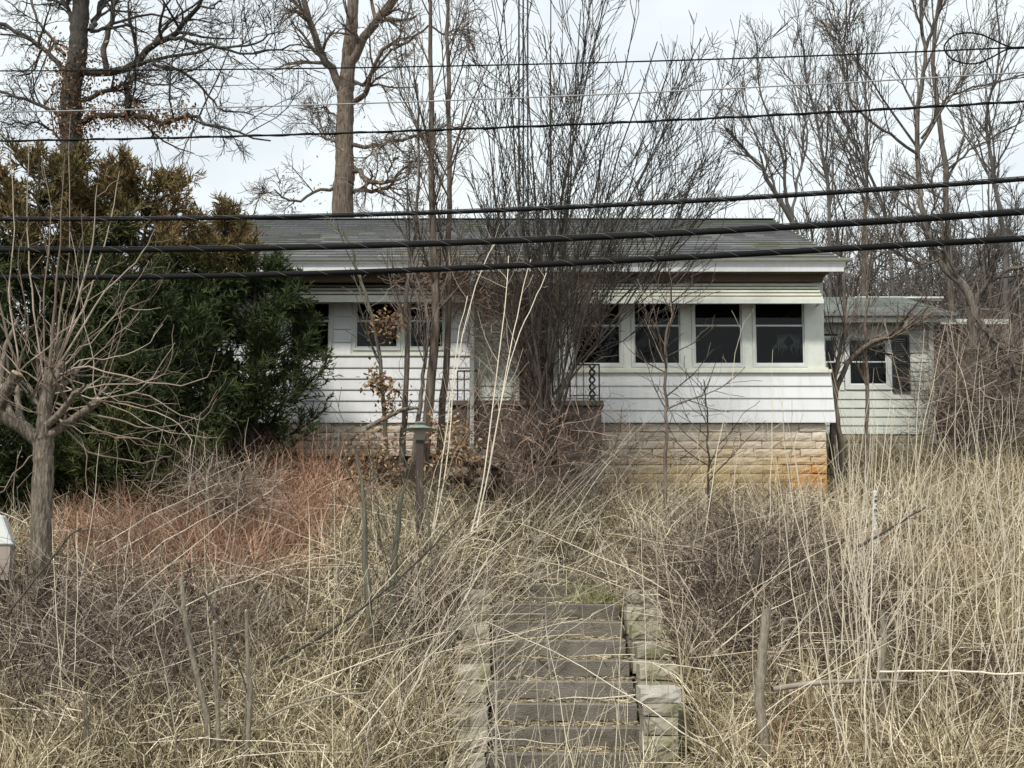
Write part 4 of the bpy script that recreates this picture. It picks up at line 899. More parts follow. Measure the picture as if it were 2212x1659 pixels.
for (pts, lab, w, dd) in [([(1796, 760), (1794, 560), (1788, 420), (1772, 300), (1745, 180), (1730, 85)], 'thin bare tree rising close behind the gutter end of the roof', 11, 28),
                          ([(1865, 760), (1866, 600), (1868, 470), (1872, 330), (1868, 200), (1876, 90)], 'straight bare tree above the roof of the green wing', 11, 29),
                          ([(2165, 760), (2170, 560), (2150, 400), (2130, 260), (2160, 120), (2150, -40)], 'bare grey tree behind the dangling cable loop', 12, 27),
                          ([(1930, 800), (1925, 600), (1915, 480), (1880, 380), (1840, 300), (1800, 220)], 'leaning bare tree crossing others above the green wing', 10, 30)]:
    T = [limb(pts, w, 3, dd, dd, 16, .02)]
    tree('bare_tree', lab, 'tree', T, [], 'bark_far', [dict(n=22, ang=(18, 42), lenf=.34, K=7, up=.09, wob=.1, rmin=.008, lmin=1.0, tmin=.25)] + cp(lvR[1:]))
# ---- rows of thin trees far behind: a few kinds, copied
def proto(seed, n, h, mat, spread=.35, lean=0):
    r = random.Random(seed); L = []
    T = [(catmull([(0, 0, 0), (r.uniform(-.1, .1), 0, h * .35), (r.uniform(-.3, .3), r.uniform(-.2, .2), h * .7), (r.uniform(-.5, .5), 0, h)], 12), np.linspace(.085, .012, 12))]
    for i in range(n):
        a = r.uniform(0, 6.28); t0 = r.uniform(.05, .5) * h; e = r.uniform(.2, 1) * spread * h
        q = catmull([(0, 0, t0), (math.cos(a) * e * .35, math.sin(a) * e * .35, t0 + (h - t0) * .35), (math.cos(a) * e, math.sin(a) * e, t0 + (h - t0) * r.uniform(.6, .98))], 10)
        L.append((q, np.linspace(.045, .010, 10)))
    return tree('thin_bare_tree', 'x', 'tree', T, L, mat, [dict(n=7, ang=(18, 45), lenf=.40, K=6, up=.07, wob=.1, rmin=.011, lmin=.9), dict(n=6, ang=(20, 50), lenf=.5, K=4, up=.05, wob=.12, rmin=.009, lmin=.5), dict(n=3, ang=(20, 50), lenf=.6, K=3, up=.04, wob=.12, rmin=.0065, lmin=.35)])
protos = [proto(s, n, h, 'bark_far', sp) for s, n, h, sp in ((1, 7, 9, .3), (2, 9, 8, .4), (3, 6, 10, .25), (4, 8, 7, .45))]
spots = []
for u in (1480, 1560, 1620, 1665, 1735, 1782, 1830, 1880, 1925, 1955, 1990, 2040, 2085, 2125, 2160, 2200, 2250): spots.append((u + rnd.uniform(-12, 12), rnd.uniform(33, 44), rnd.uniform(.75, 1.1), 'right'))
for u in (1640, 1720, 1800, 1900, 2010, 2100, 2180): spots.append((u + rnd.uniform(-12, 12), rnd.uniform(46, 56), rnd.uniform(1.0, 1.3), 'right'))
for u in (470, 500, 550, 610, 660, 820, 880): spots.append((u, rnd.uniform(36, 44), rnd.uniform(.62, .75), 'left'))
for u in (990, 1060, 1130, 1220, 1320, 1400): spots.append((u, rnd.uniform(36, 44), rnd.uniform(.8, 1.0), 'mid'))
used = set()
for (u, d_, s, side) in spots:
    i = rnd.randrange(4); src = protos[i]
    if i not in used: root = src; used.add(i)
    else:
        root = src.copy(); C.objects.link(root)
        for ch in list(src.children):
            c = ch.copy(); C.objects.link(c); c.parent = root
    x = XX(u, d_, 600); root.location = (x, d_, float(ground(x, d_)) - .1); root.scale = (s, s, s); root.rotation_euler = (rnd.uniform(-.04, .04), rnd.uniform(-.06, .06), rnd.uniform(0, 6.28))
    root['label'] = {'right': f"{'tall' if s > 1 else 'low'} thin bare tree in the far woods {'behind the roof end' if u < 1790 else 'behind the green wing' if u < 2060 else 'beyond the carport'}", 'left': 'small pale bare tree seen over the roof between the two oaks', 'mid': 'thin pale bare tree far behind the ridge of the roof'}[side]
    root['group'] = {'right': 'thin bare trees in the woods on the right', 'left': 'small bare trees between the oaks', 'mid': 'thin bare trees behind the roof ridge'}[side]
for i, p_ in enumerate(protos):
    if i not in used:
        for ch in list(p_.children): bpy.data.objects.remove(ch)
        bpy.data.objects.remove(p_)
# far wooded hill
n = 20000; x = RG.uniform(8, 62, n); y = RG.uniform(44, 76, n); z = ground(x, y); h = RG.uniform(1.2, 3.8, n)
p0 = np.stack([x, y, z], 1); ln = RG.normal(size=(n, 3)) * .25; ln[:, 2] = 1
b = Bag(); b.ribbons(np.stack([p0, p0 + ln * h[:, None] * .5, p0 + (ln + RG.normal(size=(n, 3)) * .12) * h[:, None]], 1), np.tile([.09, .06, .02], (n, 1)), (0, 1)); b.obj('distant_woods', 'hillwood')['kind'] = 'stuff'
n = 9000; x = RG.uniform(5.6, 16, n); y = RG.uniform(26, 40, n); z = ground(x, y); h = RG.uniform(.7, 2.6, n)
p0 = np.stack([x, y, z], 1); ln = RG.normal(size=(n, 3)) * .3; ln[:, 2] = 1
b = Bag(); b.ribbons(np.stack([p0, p0 + ln * h[:, None] * .5, p0 + (ln + RG.normal(size=(n, 3)) * .15) * h[:, None]], 1), np.tile([.03, .022, .008], (n, 1)), (.3, 1)); b.obj('undergrowth', 'hillwood')['kind'] = 'stuff'
# ---- evergreens on the left
def cedar(name, label, u, d, vtop, R, brown, nl=80, vbase=1090, trunkw=26, leanx=0, thin=0.):
    x = XX(u, d, 800); zt = ZZ(vtop, d); z0 = float(ground(x, d)) - .05; H = zt - z0
    root = tag(empty(name, (x, d, z0)), label, 'evergreen tree')
    r = RG
    tq = catmull([(x, d, z0), (x + leanx * .3, d, z0 + H * .4), (x + leanx, d, zt - .1)], 14)
    b = Bag(); b.tubes(tq, np.linspace(trunkw / 2 / F * d, .01, 14), 8, (.2, .3)); b.obj('trunk', 'bark_dark', root)
    lim = []
    for i in range(nl):
        t = (i + r.uniform(0, 1)) / nl * .97
        if t < thin and r.uniform(0, 1) < .62: continue
        t = t; t = .04 + t * .95; a = r.uniform(0, 2 * math.pi)
        prof = (1 - t ** 2.2) ** .75 * (.7 + .3 * min(1, t * 4)); ln = R * prof * r.uniform(.72, 1.12) + .12
        k = t * 13; j = min(int(k), 12); p0 = tq[j] + (tq[j + 1] - tq[j]) * (k - j)
        rise = r.uniform(.05, .5) + .5 * t
        e = p0 + np.array([math.cos(a), math.sin(a), rise]) * ln / math.hypot(1, rise * .4)
        m_ = (p0 + e) / 2 + np.array([0, 0, -.10 * ln]); lim.append((catmull([p0, m_, e], 8), np.linspace(.018, .006, 8)))
    b = Bag()
    for q, rr in lim: b.tubes(q, rr, 4, (.1, .35))
    b.obj('limbs', 'bark_dark', root)['kind'] = 'stuff'
    A, B = resamp(lim, 8)
    A, B = sprout(A, B, n=12, ang=(20, 60), lenf=.32, K=5, up=.12, wob=.14, rmin=.004, lmin=.22, tmin=.22)
    A2, B2 = sprout(A, B, n=8, ang=(25, 55), lenf=.42, K=4, up=.06, wob=.14, rmin=.004, lmin=.12, tmin=.05)
    A3, B3 = sprout(A2, B2, n=3, ang=(20, 50), lenf=.6, K=3, up=.05, wob=.1, rmin=.004, lmin=.08, tmin=.1)
    b = Bag()
    def tn(Q):
        c = Q.mean(1); pu, pv = proj(c)
        ns = .5 + .25 * np.sin(c[:, 0] * 2.7 + c[:, 2] * 1.9) + .25 * np.sin(c[:, 0] * 5.1 - c[:, 2] * 4.3 + c[:, 1] * 3)
        bf = brown(c, pu, pv) + (ns - .5) * .55 + RG.normal(size=len(c)) * .10
        return np.clip(.12 + .24 * RG.uniform(0, 1, len(c)) + np.clip(bf, 0, 1) * .62, 0, 1)
    b.ribbons(A, np.full(B.shape, .012), tones=tn(A) * .6)
    b.ribbons(A2, np.tile([.010, .015, .012, .004], (len(A2), 1)), tones=tn(A2))
    b.ribbons(A3, np.tile([.009, .014, .003], (len(A3), 1)), tones=tn(A3))
    b.obj('crown', 'cedar', root)
    return root
bb = lambda c, u, v: np.clip((630 - v) / 190, -.4, .85)
cedar('cedar_tree', 'broad cedar with rusty orange brown crown below the big oak', 70, 14.3, 318, 1.75, bb, 125)
cedar('cedar_tree', 'second rusty topped cedar leaning right beside the broad one', 265, 14.8, 345, 1.3, bb, 95, leanx=.3)
cedar('cedar_tree', 'narrow rusty cedar wedged between the two rusty topped ones', 175, 14.9, 335, 1.2, bb, 80)
cedar('cedar_tree', 'green and rust cedar with a ragged top against the left end of the roof', 430, 15.4, 428, .95, lambda c, u, v: np.clip((610 - v) / 110, -.4, .85), 70, leanx=.35)
cedar('cedar_tree', 'dark green cedar with a visible trunk hiding the left windows of the house', 548, 15.6, 560, .98, lambda c, u, v: np.full(len(u), -.2), 90, trunkw=42, thin=.45)
cedar('cedar_tree', 'low dark green cedar filling the shade behind the pollarded tree', 330, 13.6, 640, 1.0, lambda c, u, v: np.clip((v - 850) / 400, -.3, .3) - .1, 70)
cedar('cedar_tree', 'dark shaggy cedar at the far left edge behind the white cover', -60, 13.6, 520, 1.25, lambda c, u, v: np.full(len(u), -.25), 70)
# ---- pollarded tree on the left
def pollard():
    d = 10.7
    T = [limb([(60, 1500), (72, 1350), (88, 1180), (91, 1050), (94, 985), (92, 950)], 52, 40, d, d, 12, .004)]
    q, r = T[0]; r[-2:] *= 1.15
    L = [limb(a, w0, w1, d, d1, 10, .004) for a, w0, w1, d1 in [([(92, 960), (96, 900), (102, 850), (110, 800)], 36, 26, d), ([(88, 955), (50, 925), (15, 905), (-4, 885), (10, 855), (38, 806)], 34, 25, d - .1), ([(108, 940), (140, 918), (175, 895), (215, 862)], 20, 15, d - .05), ([(100, 860), (128, 800), (122, 740)], 16, 12, d), ([(88, 900), (75, 860), (60, 830)], 14, 9, d + .1)]]
    root = tree('pollarded_tree', 'pollarded tree with knobby trunk and long pale shoots at the left', 'tree', T, L, 'bark_pollard', [dict(n=4, ang=(20, 80), lenf=1.3, K=8, up=.05, wob=.2, rmin=.0035, lmin=.4), dict(n=3, ang=(20, 60), lenf=.5, K=5, up=.05, wob=.1, rmin=.0025, lmin=.15)])
    for q, r in (L[1], L[2]):     # cut ends
        b = Bag(); e = q[-1]; dr = (q[-1] - q[-2]); dr /= np.linalg.norm(dr); b.tubes([e - dr * .01, e + dr * .006], [r[-1] * 1.05, r[-1] * .95], 9); b.tubes([e + dr * .006, e + dr * .007], [r[-1] * .95, .001], 9); b.obj('cut_end', 'cutwood', root)
    sh = []
    up = [((104, 840), (115, 700), (126, 560), (140, 330), 11), ((112, 820), (135, 640), (150, 520), (152, 250), 7), ((96, 830), (70, 640), (58, 480), (62, 300), 6), ((118, 800), (170, 640), (200, 520), (210, 400), 7), ((120, 790), (190, 640), (235, 500), (258, 370), 6),
          ((125, 790), (220, 640), (300, 560), (334, 495), 6), ((128, 800), (240, 690), (330, 640), (368, 565), 5), ((40, 800), (10, 700), (-10, 580), (-30, 420), 8), ((42, 800), (20, 640), (30, 480), (20, 330), 5), ((36, 802), (60, 700), (40, 560), (62, 470), 4),
          ((210, 865), (230, 780), (255, 700), (270, 640), 4), ((212, 860), (250, 760), (262, 700), (240, 640), 3.5), ((100, 800), (95, 640), (110, 480), (90, 330), 5), ((110, 810), (150, 700), (180, 600), (175, 450), 5), ((60, 850), (-20, 760), (-60, 640), (-80, 500), 6)]
    for a in up: sh.append(limb(a[:4], a[4], 1.6, d, d + rnd.uniform(-.5, .4), 12, .006))
    arc = [((110, 810), (200, 795), (340, 832), (440, 820), (466, 762), 6), ((118, 870), (250, 905), (330, 925), (430, 900), (469, 842), 6), ((125, 900), (200, 980), (300, 998), (345, 992), (370, 985), 5.5), ((130, 830), (200, 860), (290, 850), (340, 800), (378, 740), 4.5),
           ((215, 865), (300, 880), (360, 900), (415, 950), (400, 1000), 4), ((120, 880), (220, 930), (300, 950), (370, 960), (410, 930), 4.5), ((120, 850), (240, 830), (330, 820), (370, 780), (376, 700), 4), ((110, 880), (180, 960), (190, 1080), (215, 1160), (230, 1250), 3.5), ((100, 840), (180, 780), (260, 770), (320, 740), (352, 700), 3.5),
           ((220, 862), (300, 850), (380, 890), (440, 905), (468, 860), 3.5), ((90, 960), (40, 1010), (0, 1060), (-40, 1100), (-60, 1120), 4), ((30, 830), (-20, 800), (-60, 780), (-90, 700), (-100, 600), 4)]
    for a in arc: sh.append(limb(a[:5], a[5], 1.5, d, d + rnd.uniform(-.6, .2), 14, .008))
    for i in range(26):
        bu, bv = rnd.choice([(105, 840), (120, 800), (40, 805), (210, 865), (110, 900), (70, 850)]); a = rnd.uniform(-2.7, .35); L_ = rnd.uniform(140, 420)
        e = (bu + math.cos(a) * L_, bv + math.sin(a) * L_ * .9); m_ = ((bu + e[0]) / 2 + rnd.uniform(-20, 20), (bv + e[1]) / 2 + 30 * abs(math.cos(a)))
        sh.append(limb([(bu, bv), m_, e], rnd.uniform(2.4, 4.5), 1.3, d, d + rnd.uniform(-.7, .5), 10, .016))
    for q, r in sh:
        b = Bag(); b.tubes(q, r * .85, 5, (.4, 1.0)); b.obj('shoot', 'shoot_bark', root)
    A, B = resamp(sh, 8); A, B = sprout(A, B, n=4, ang=(25, 60), lenf=.3, K=6, up=.06, wob=.16, rmin=.0018, lmin=.15)
    b = Bag(); b.ribbons(A, B * 1.7, (.2, .8)); b.obj('fine_twigs', 'shoot_bark', root)['kind'] = 'stuff'
pollard()
# ---- dry grass, brambles and thickets over the bank
REG_RED = [(635, 1100, 115, 85, 1.4), (350, 1225, 190, 75, 1.0), (560, 1230, 130, 55, .85), (190, 1190, 80, 50, .45), (1345, 1075, 40, 40, .5), (1900, 1205, 90, 34, .55), (2080, 1250, 60, 40, .35), (1720, 1640, 80, 60, .5)]
REG_BR = [(190, 1450, 280, 150, 1.), (500, 1395, 150, 95, .7), (545, 1060, 60, 50, .6), (330, 1110, 50, 50, .5), (1150, 1060, 160, 90, .9), (1600, 1320, 200, 145, 1.), (1860, 1385, 140, 90, .7), (970, 1370, 140, 95, .85), (2120, 1560, 90, 80, .45)]
def field(u, v, reg):
    f = np.zeros_like(u)
    for cu, cv, ru, rv, s in reg: f = np.maximum(f, s * np.clip(1.6 - 1.15 * np.hypot((u - cu) / ru, (v - cv) / rv), 0, 1))
    return f
def cloud(n, y0=7.9, y1=16.9, lift=0):
    q = RG.uniform(0, 1, n); y = 1 / (1 / y0 + (1 / y1 - 1 / y0) * q); x = RG.uniform(-1, 1, n) * (.44 * y + .5)
    ns = np.sin(x * 3.1 + 1.7 * np.sin(y * 2.3)) * np.sin(y * 4.1 + 1.3 * np.sin(x * 2.9)); ns2 = np.sin(x * 9.1 + 2 * np.sin(y * 7.3)) * np.sin(y * 11.1 + 1.3 * np.sin(x * 8.9))
    ins = ((x > -.40) & (x < 1.36) & (y > 8.2) & (y < 11.6)) | ((x > .1) & (x < 1.0) & (y >= 11.6) & (y < 13.4))
    keep = (~ins | (RG.uniform(0, 1, n) < .03 + .16 * (y > 11.2))) & (RG.uniform(0, 1, n) < .62 + .22 * ns + .16 * ns2)
    keep &= ~((y > 15.9) & (x > -1) & (x < 1.4))
    x, y, ns, ns2 = x[keep], y[keep], ns[keep], ns2[keep]; z = ground(x, y); u, v = proj(np.stack([x, y, z], 1))
    return x, y, z, u, v, ns, ns2
def arch(x, y, z, L, lean, K, droop, jitter=.25):
    n = len(x); a = RG.uniform(0, 2 * math.pi, n); p = np.stack([x, y, z], 1); dr = np.stack([np.cos(a) * np.sin(lean), np.sin(a) * np.sin(lean), np.cos(lean)], 1); pts = [p]
    for k in range(K - 1):
        p = p + dr * (L / (K - 1))[:, None]; pts.append(p); dr = dr + RG.normal(size=dr.shape) * jitter; dr[:, 2] -= droop; dr /= np.linalg.norm(dr, axis=1, keepdims=True)
    Q = np.stack(pts, 1); g = ground(Q[..., 0], Q[..., 1]); Q[..., 2] = np.maximum(Q[..., 2], g + .01); return Q
x, y, z, u, v, ns, ns2 = cloud(160000)
fr, fb = field(u, v, REG_RED), field(u, v, REG_BR)
k = RG.uniform(0, 1, len(x)) > np.maximum(fr * .75, fb * .82); x, y, z, ns, ns2 = x[k], y[k], z[k], ns[k], ns2[k]; n = len(x)
Q = arch(x, y, z, RG.uniform(.14, .62, n) * (1 + .3 * ns), np.radians(RG.uniform(8, 75, n)), 4, .32)
b = Bag(); b.ribbons(Q, np.tile([.0072, .007, .0055, .0022], (n, 1)) * RG.uniform(.5, 1.4, (n, 1)), tones=np.clip(RG.beta(1.15, 1.2, n) + .12 * ns2 + .08 * ns, 0, 1)); b.obj('dry_grass', 'straw')['kind'] = 'stuff'
x, y, z, u, v, ns, ns2 = cloud(70000); n = len(x)
Q = arch(x, y, z + RG.uniform(0, .10, n), RG.uniform(.06, .2, n), np.radians(RG.uniform(60, 95, n)), 3, .15)
b = Bag(); b.ribbons(Q, np.tile([.006, .009, .003], (n, 1)), tones=np.clip(RG.beta(1.1, 2.4, n), 0, 1)); b.obj('straw_litter', 'straw')['kind'] = 'stuff'
# right, beside and behind the house
n = 14000; x = RG.uniform(4.6, 11, n); y = RG.uniform(16.5, 27, n); k = ~((x < wx1 + .1) & (y > YW - .1)); x, y = x[k], y[k]; n = len(x); z = ground(x, y)
Q = arch(x, y, z, RG.uniform(.2, .8, n), np.radians(RG.uniform(5, 60, n)), 4, .25)
b = Bag(); b.ribbons(Q, np.tile([.010, .009, .007, .003], (n, 1)), tones=RG.uniform(.1, .75, n)); b.obj('dry_grass', 'straw')['kind'] = 'stuff'
def thicket(name, label, reg, n, mat, L, lean, K, droop, lift, w, tone, thr=.25, y0=7.9, jit=.3):
    x, y, z, u, v, ns, ns2 = cloud(n, y0); f = field(u, v, reg); k = f > RG.uniform(0, 1, len(x)) * .9 + .02; x, y, z, f = x[k], y[k], z[k], f[k]; n = len(x)
    Q = arch(x, y, z + RG.uniform(0, 1, n) ** 1.5 * lift * f, RG.uniform(*L, n), np.radians(RG.uniform(*lean, n)), K, droop, jit)
    b = Bag(); b.ribbons(Q, np.linspace(w, w * .45, K)[None] * RG.uniform(.6, 1.3, (n, 1)), tones=RG.uniform(*tone, n)); o = b.obj(name, mat); return tag(o, label, kind='stuff')
for i, r_ in enumerate(REG_RED[:4]): thicket('red_stem_thicket', 'reddish brown thicket of fine dry stems', [r_], 220000 if i == 0 else 150000, 'redstem', (.3, 1.15) if i == 0 else (.25, .8), (3, 55), 6, .14, .25, .0065, (.05, .95))
tangle('brush', 'grey twiggy brush under the edge of the cedars', (480, 1075), (110, 50), 1000, 'bramble', 12.6, (.3, .8), r=.0035, curl=.3, zup=.3, tone=(.2, 1), dep=.8)
thicket('red_stem_thicket', 'scattered reddish dry stems', REG_RED[4:], 120000, 'redstem', (.2, .5), (3, 55), 4, .15, .1, .006, (.1, .8))
for i, r_ in enumerate(REG_BR): thicket('bramble_thicket', 'matted greyish purple brambles', [r_], 190000 if r_[2] > 180 else 120000, 'bramble', (.25, .95), (10, 100), 6, .18, .38, .0072, (.0, 1.0))
# ---- canes and stalks one by one
def cane(name, label, cat, q, r, mat, twigs=0, group=None, nodes=False, tl=.2, tone=(.35, .75), sides=5):
    root = None
    q = np.array(q); base = q[0].copy()
    b = Bag(); b.tubes(q - base, r, sides, tone)
    o = b.obj(name, mat); o.location = base; tag(o, label, cat, group)
    if twigs:
        A, B = resamp([(q - base, r)], 8); A, B = sprout(A, B, n=twigs, ang=(20, 55), lenf=tl, K=5, up=.05, wob=.1, rmin=.0016, lmin=.12, tmin=.3)
        b = Bag(); b.tubes(A, B, 3, tone); me = b.mesh('side_twigs'); me.materials.append(M[mat]); t = bpy.data.objects.new('side_twigs', me); C.objects.link(t); t.parent = o; t['kind'] = 'stuff'
    return o
LM = {'right': [(1480, 'beside the stone pier'), (1600, 'between pier and leaning post'), (1720, 'by the leaning fence post'), (1850, 'behind the thin fallen log'), (1960, 'near the slim crooked fence post'), (2080, 'right of the crooked post'), (9999, 'below the carport at the edge')],
      'sheaf': [(750, 'rooted beside the cut stumps'), (850, 'rooted left of the yard lamp post'), (920, 'rooted under the yard lamp'), (980, 'rooted near the mossy side wall'), (9999, 'rooted at the mossy side wall')],
      'stoop': [(1100, 'rooted below the downspout'), (1200, 'rooted below the dark door'), (1300, 'rooted below the iron railing'), (9999, 'rooted below the limestone foundation')],
      'left': [(110, 'around the pollarded trunk'), (300, 'just right of the pollarded trunk'), (480, 'behind the cut stumps'), (620, 'right of the cut stumps'), (760, 'by the reddish thicket'), (9999, 'left of the yard lamp')],
      'steps': [(1180, 'before the brushy side of the steps'), (1300, 'before the middle of the steps'), (9999, 'before the open side of the steps')]}
def autolab(q, w, twigs, noun, zone, at=.5):
    q = np.array(q); H = q[-1, 2] - q[0, 2]; u, v = proj(q[0] * (1 - at) + q[-1] * at); dx = (q[-1, 0] - q[0, 0]) / max(H, .1)
    hs = 'very tall' if H > 2.1 else 'tall' if H > 1.6 else 'chest high' if H > 1.15 else 'short'
    th = 'stout' if w > .0048 else 'thin'
    ln = 'leaning hard right' if dx > .75 else 'slanting right' if dx > .12 else 'slanting left' if dx < -.12 else 'upright'
    for lim, name in LM[zone]:
        if u < lim: break
    return f"{hs} {th} {'twiggy ' if twigs else ''}{noun}, {ln}, {name}"
def stalkpath(base, tip, bow, K=10, wob=.006):
    base = np.array(base); tip = np.array(tip); m = (base + tip) / 2 + np.array(bow); q = catmull([base, m, tip], K); q[1:-1] += RG.normal(size=(K - 2, 3)) * wob; return q
G1 = 'tall pale stalks on the bank right of the steps'
for i in range(165):
    u = rnd.choice([rnd.uniform(1440, 2230), rnd.gauss(1970, 35), rnd.gauss(1850, 20), rnd.uniform(1650, 2212), rnd.gauss(2185, 25)]); d_ = rnd.uniform(8.3, 12.5); b0 = gd(u, d_); H = rnd.uniform(.9, 1.8) if rnd.random() < .6 else rnd.uniform(1.7, 2.7)
    tip = b0 + np.array([rnd.gauss(.0, .13) * H, rnd.uniform(-.1, .15) * H, H]); w = rnd.uniform(.0034, .0068) * (1.15 if H > 1.6 else .9)
    q = stalkpath(b0, tip, (rnd.gauss(0, .06), 0, 0), 9, .010)
    rr_ = np.linspace(w, .0016, 9); tw_ = rnd.choice([0, 0, 3, 5]); cane('tall_weed_stalk', autolab(q, rr_[0], tw_, 'weed stalk', 'right', 0.5), 'weed stalk', q, rr_, 'cane', tw_, G1)
for i in range(60):
    u = rnd.uniform(1350, 2212); d_ = rnd.uniform(12.4, 16); b0 = gd(u, d_); H = rnd.uniform(.5, 1.5)
    q = stalkpath(b0, b0 + np.array([rnd.gauss(.05, .2) * H, rnd.uniform(-.1, .2), H]), (rnd.gauss(0, .05), 0, 0), 9, .01)
    rr_ = np.linspace(rnd.uniform(.003, .006), .0018, 9); tw_ = rnd.choice([0, 3, 5]); cane('tall_weed_stalk', autolab(q, rr_[0], tw_, 'weed stalk', 'right', .5) + ' uphill', 'weed stalk', q, rr_, rnd.choice(['cane', 'cane_grey', 'bark_green']), tw_, 'stalks high on the bank before the limestone foundation', tone=(.3, .9))
for i in range(46):
    u = rnd.uniform(1440, 2150); d_ = rnd.uniform(8.4, 12); b0 = gd(u, d_); H = rnd.uniform(.8, 2.0); s = rnd.choice([1, 1, 1, -.7]); L_ = H * rnd.uniform(.5, 1.2)
    q = stalkpath(b0, b0 + np.array([s * L_, rnd.uniform(-.2, .2), H]), (0, 0, rnd.uniform(-.05, .12)), 9)
    rr_ = np.linspace(rnd.uniform(.003, .0055), .0015, 9); tw_ = rnd.choice([0, 3]); cane('leaning_cane', autolab(q, rr_[0], tw_, 'dry cane', 'right', 0.5), 'cane', q, rr_, rnd.choice(['cane', 'cane_grey']), tw_, 'slanting canes on the right bank')
for i in range(125):
    u = rnd.uniform(640, 1040); d_ = rnd.uniform(8.2, 10.8); b0 = gd(u, d_); a = math.radians(rnd.gauss(38, 15)); L_ = rnd.uniform(.8, 2.0) * (1 if u < 900 or d_ > 9.6 else .75)
    q = stalkpath(b0, b0 + np.array([math.sin(a) * L_, rnd.uniform(0, .9), math.cos(a) * L_]), (-.03, rnd.gauss(0, .05), rnd.uniform(-.05, .14)), 10, .012)
    rr_ = np.linspace(rnd.uniform(.003, .0065), .0015, 10); tw_ = rnd.choice([0, 4, 5]); cane('leaning_cane', autolab(q, rr_[0], tw_, 'dry cane', 'sheaf', 0), 'cane', q, rr_, rnd.choice(['cane', 'cane', 'cane_grey', 'bark_grey']), tw_, 'canes leaning over the left side of the steps', tone=(.2, .75))
for i in range(60):
    u = rnd.uniform(1180, 1560); d_ = rnd.uniform(12.4, 14.6); b0 = gd(u - 130, d_); a = math.radians(rnd.gauss(42, 10)); L_ = rnd.uniform(.9, 2.0)
    q = stalkpath(b0, b0 + np.array([math.sin(a) * L_, rnd.uniform(-.3, .5), math.cos(a) * L_]), (-.03, 0, rnd.uniform(.0, .08)), 9)
    rr_ = np.linspace(rnd.uniform(.003, .006), .0018, 9); tw_ = rnd.choice([0, 4]); cane('leaning_cane', autolab(q, rr_[0], tw_, 'cane', 'stoop', 0), 'cane', q, rr_, rnd.choice(['bark_green', 'cane', 'cane_grey']), tw_, 'canes slanting before the stoop', tone=(.4, .9))
for i in range(38):
    u = rnd.choice([rnd.uniform(-20, 600), rnd.uniform(640, 900)]); d_ = rnd.uniform(8.5, 12.5); b0 = gd(u, d_); H = rnd.uniform(.7, 1.9)
    q = stalkpath(b0, b0 + np.array([rnd.gauss(0, .13) * H, rnd.uniform(-.1, .2), H]), (rnd.gauss(0, .04), 0, 0), 9)
    rr_ = np.linspace(rnd.uniform(.003, .006), .0016, 9); tw_ = rnd.choice([0, 3, 5]); cane('tall_weed_stalk', autolab(q, rr_[0], tw_, 'weed stalk', 'left', 0.3), 'weed stalk', q, rr_, rnd.choice(['cane', 'cane_grey']), tw_, 'stalks in the left thickets')
for i in range(36):
    u = rnd.uniform(1060, 1400); d_ = rnd.uniform(8.3, 9.8) if u > 1340 else rnd.uniform(7.9, 8.6); b0 = gd(u, d_); H = rnd.uniform(.5, 1.7)
    q = stalkpath(b0, b0 + np.array([rnd.gauss(-.03, .16) * H, rnd.uniform(-.05, .1), H]), (rnd.gauss(0, .03), 0, 0), 8)
    rr_ = np.linspace(rnd.uniform(.003, .006), .0018, 8); tw_ = rnd.choice([0, 2]); cane('tall_weed_stalk', autolab(q, rr_[0], tw_, 'weed stalk', 'steps', 0.5), 'weed stalk', q, rr_, rnd.choice(['cane', 'cane_grey']), tw_, 'stalks before the steps')
for i in range(130):
    side = rnd.random(); u = rnd.uniform(0, 1000) if side < .5 else rnd.uniform(1420, 2212); d_ = rnd.uniform(8.2, 12.5); b0 = gd(u, d_); b0[2] += rnd.uniform(.05, .3); a = rnd.gauss(0, .28) + (.25 if side < .5 else 0); L_ = rnd.uniform(.6, 2.0); s = rnd.choice([1, -1])
    e = b0 + np.array([s * L_ * math.cos(a), rnd.uniform(-.3, .3), L_ * math.sin(a) * (s if side >= .5 else 1)]); e[2] = max(e[2], float(ground(e[0], e[1])) + .06)
    q = stalkpath(b0, e, (0, 0, rnd.uniform(0, .08)), 8, .008)
    cane('fallen_cane', ('long' if L_ > 1.4 else 'short' if L_ < .9 else 'mid length') + ' pale fallen cane, ' + autolab(q, .004, 0, 'x', 'left' if side < .5 else 'right').split(', ', 1)[1].replace('upright', 'lying').replace('slanting', 'pointing').replace('leaning hard', 'pointing'), 'cane', q, np.linspace(rnd.uniform(.004, .008), .0025, 8), 'cane', 0, 'fallen canes on the left bank' if side < .5 else 'fallen canes on the right bank', tone=(.4, .95))
def traced(name, label, cat, px, w0, w1, d0, d1, mat, twigs=0, K=14, tone=(.45, .75), sides=6, group=None, tl=.2, wob=.004):
    q, r = limb(px, w0, w1, d0, d1, K, wob); return cane(name, label, cat, q, r, mat, twigs, group, tl=tl, tone=tone, sides=sides)
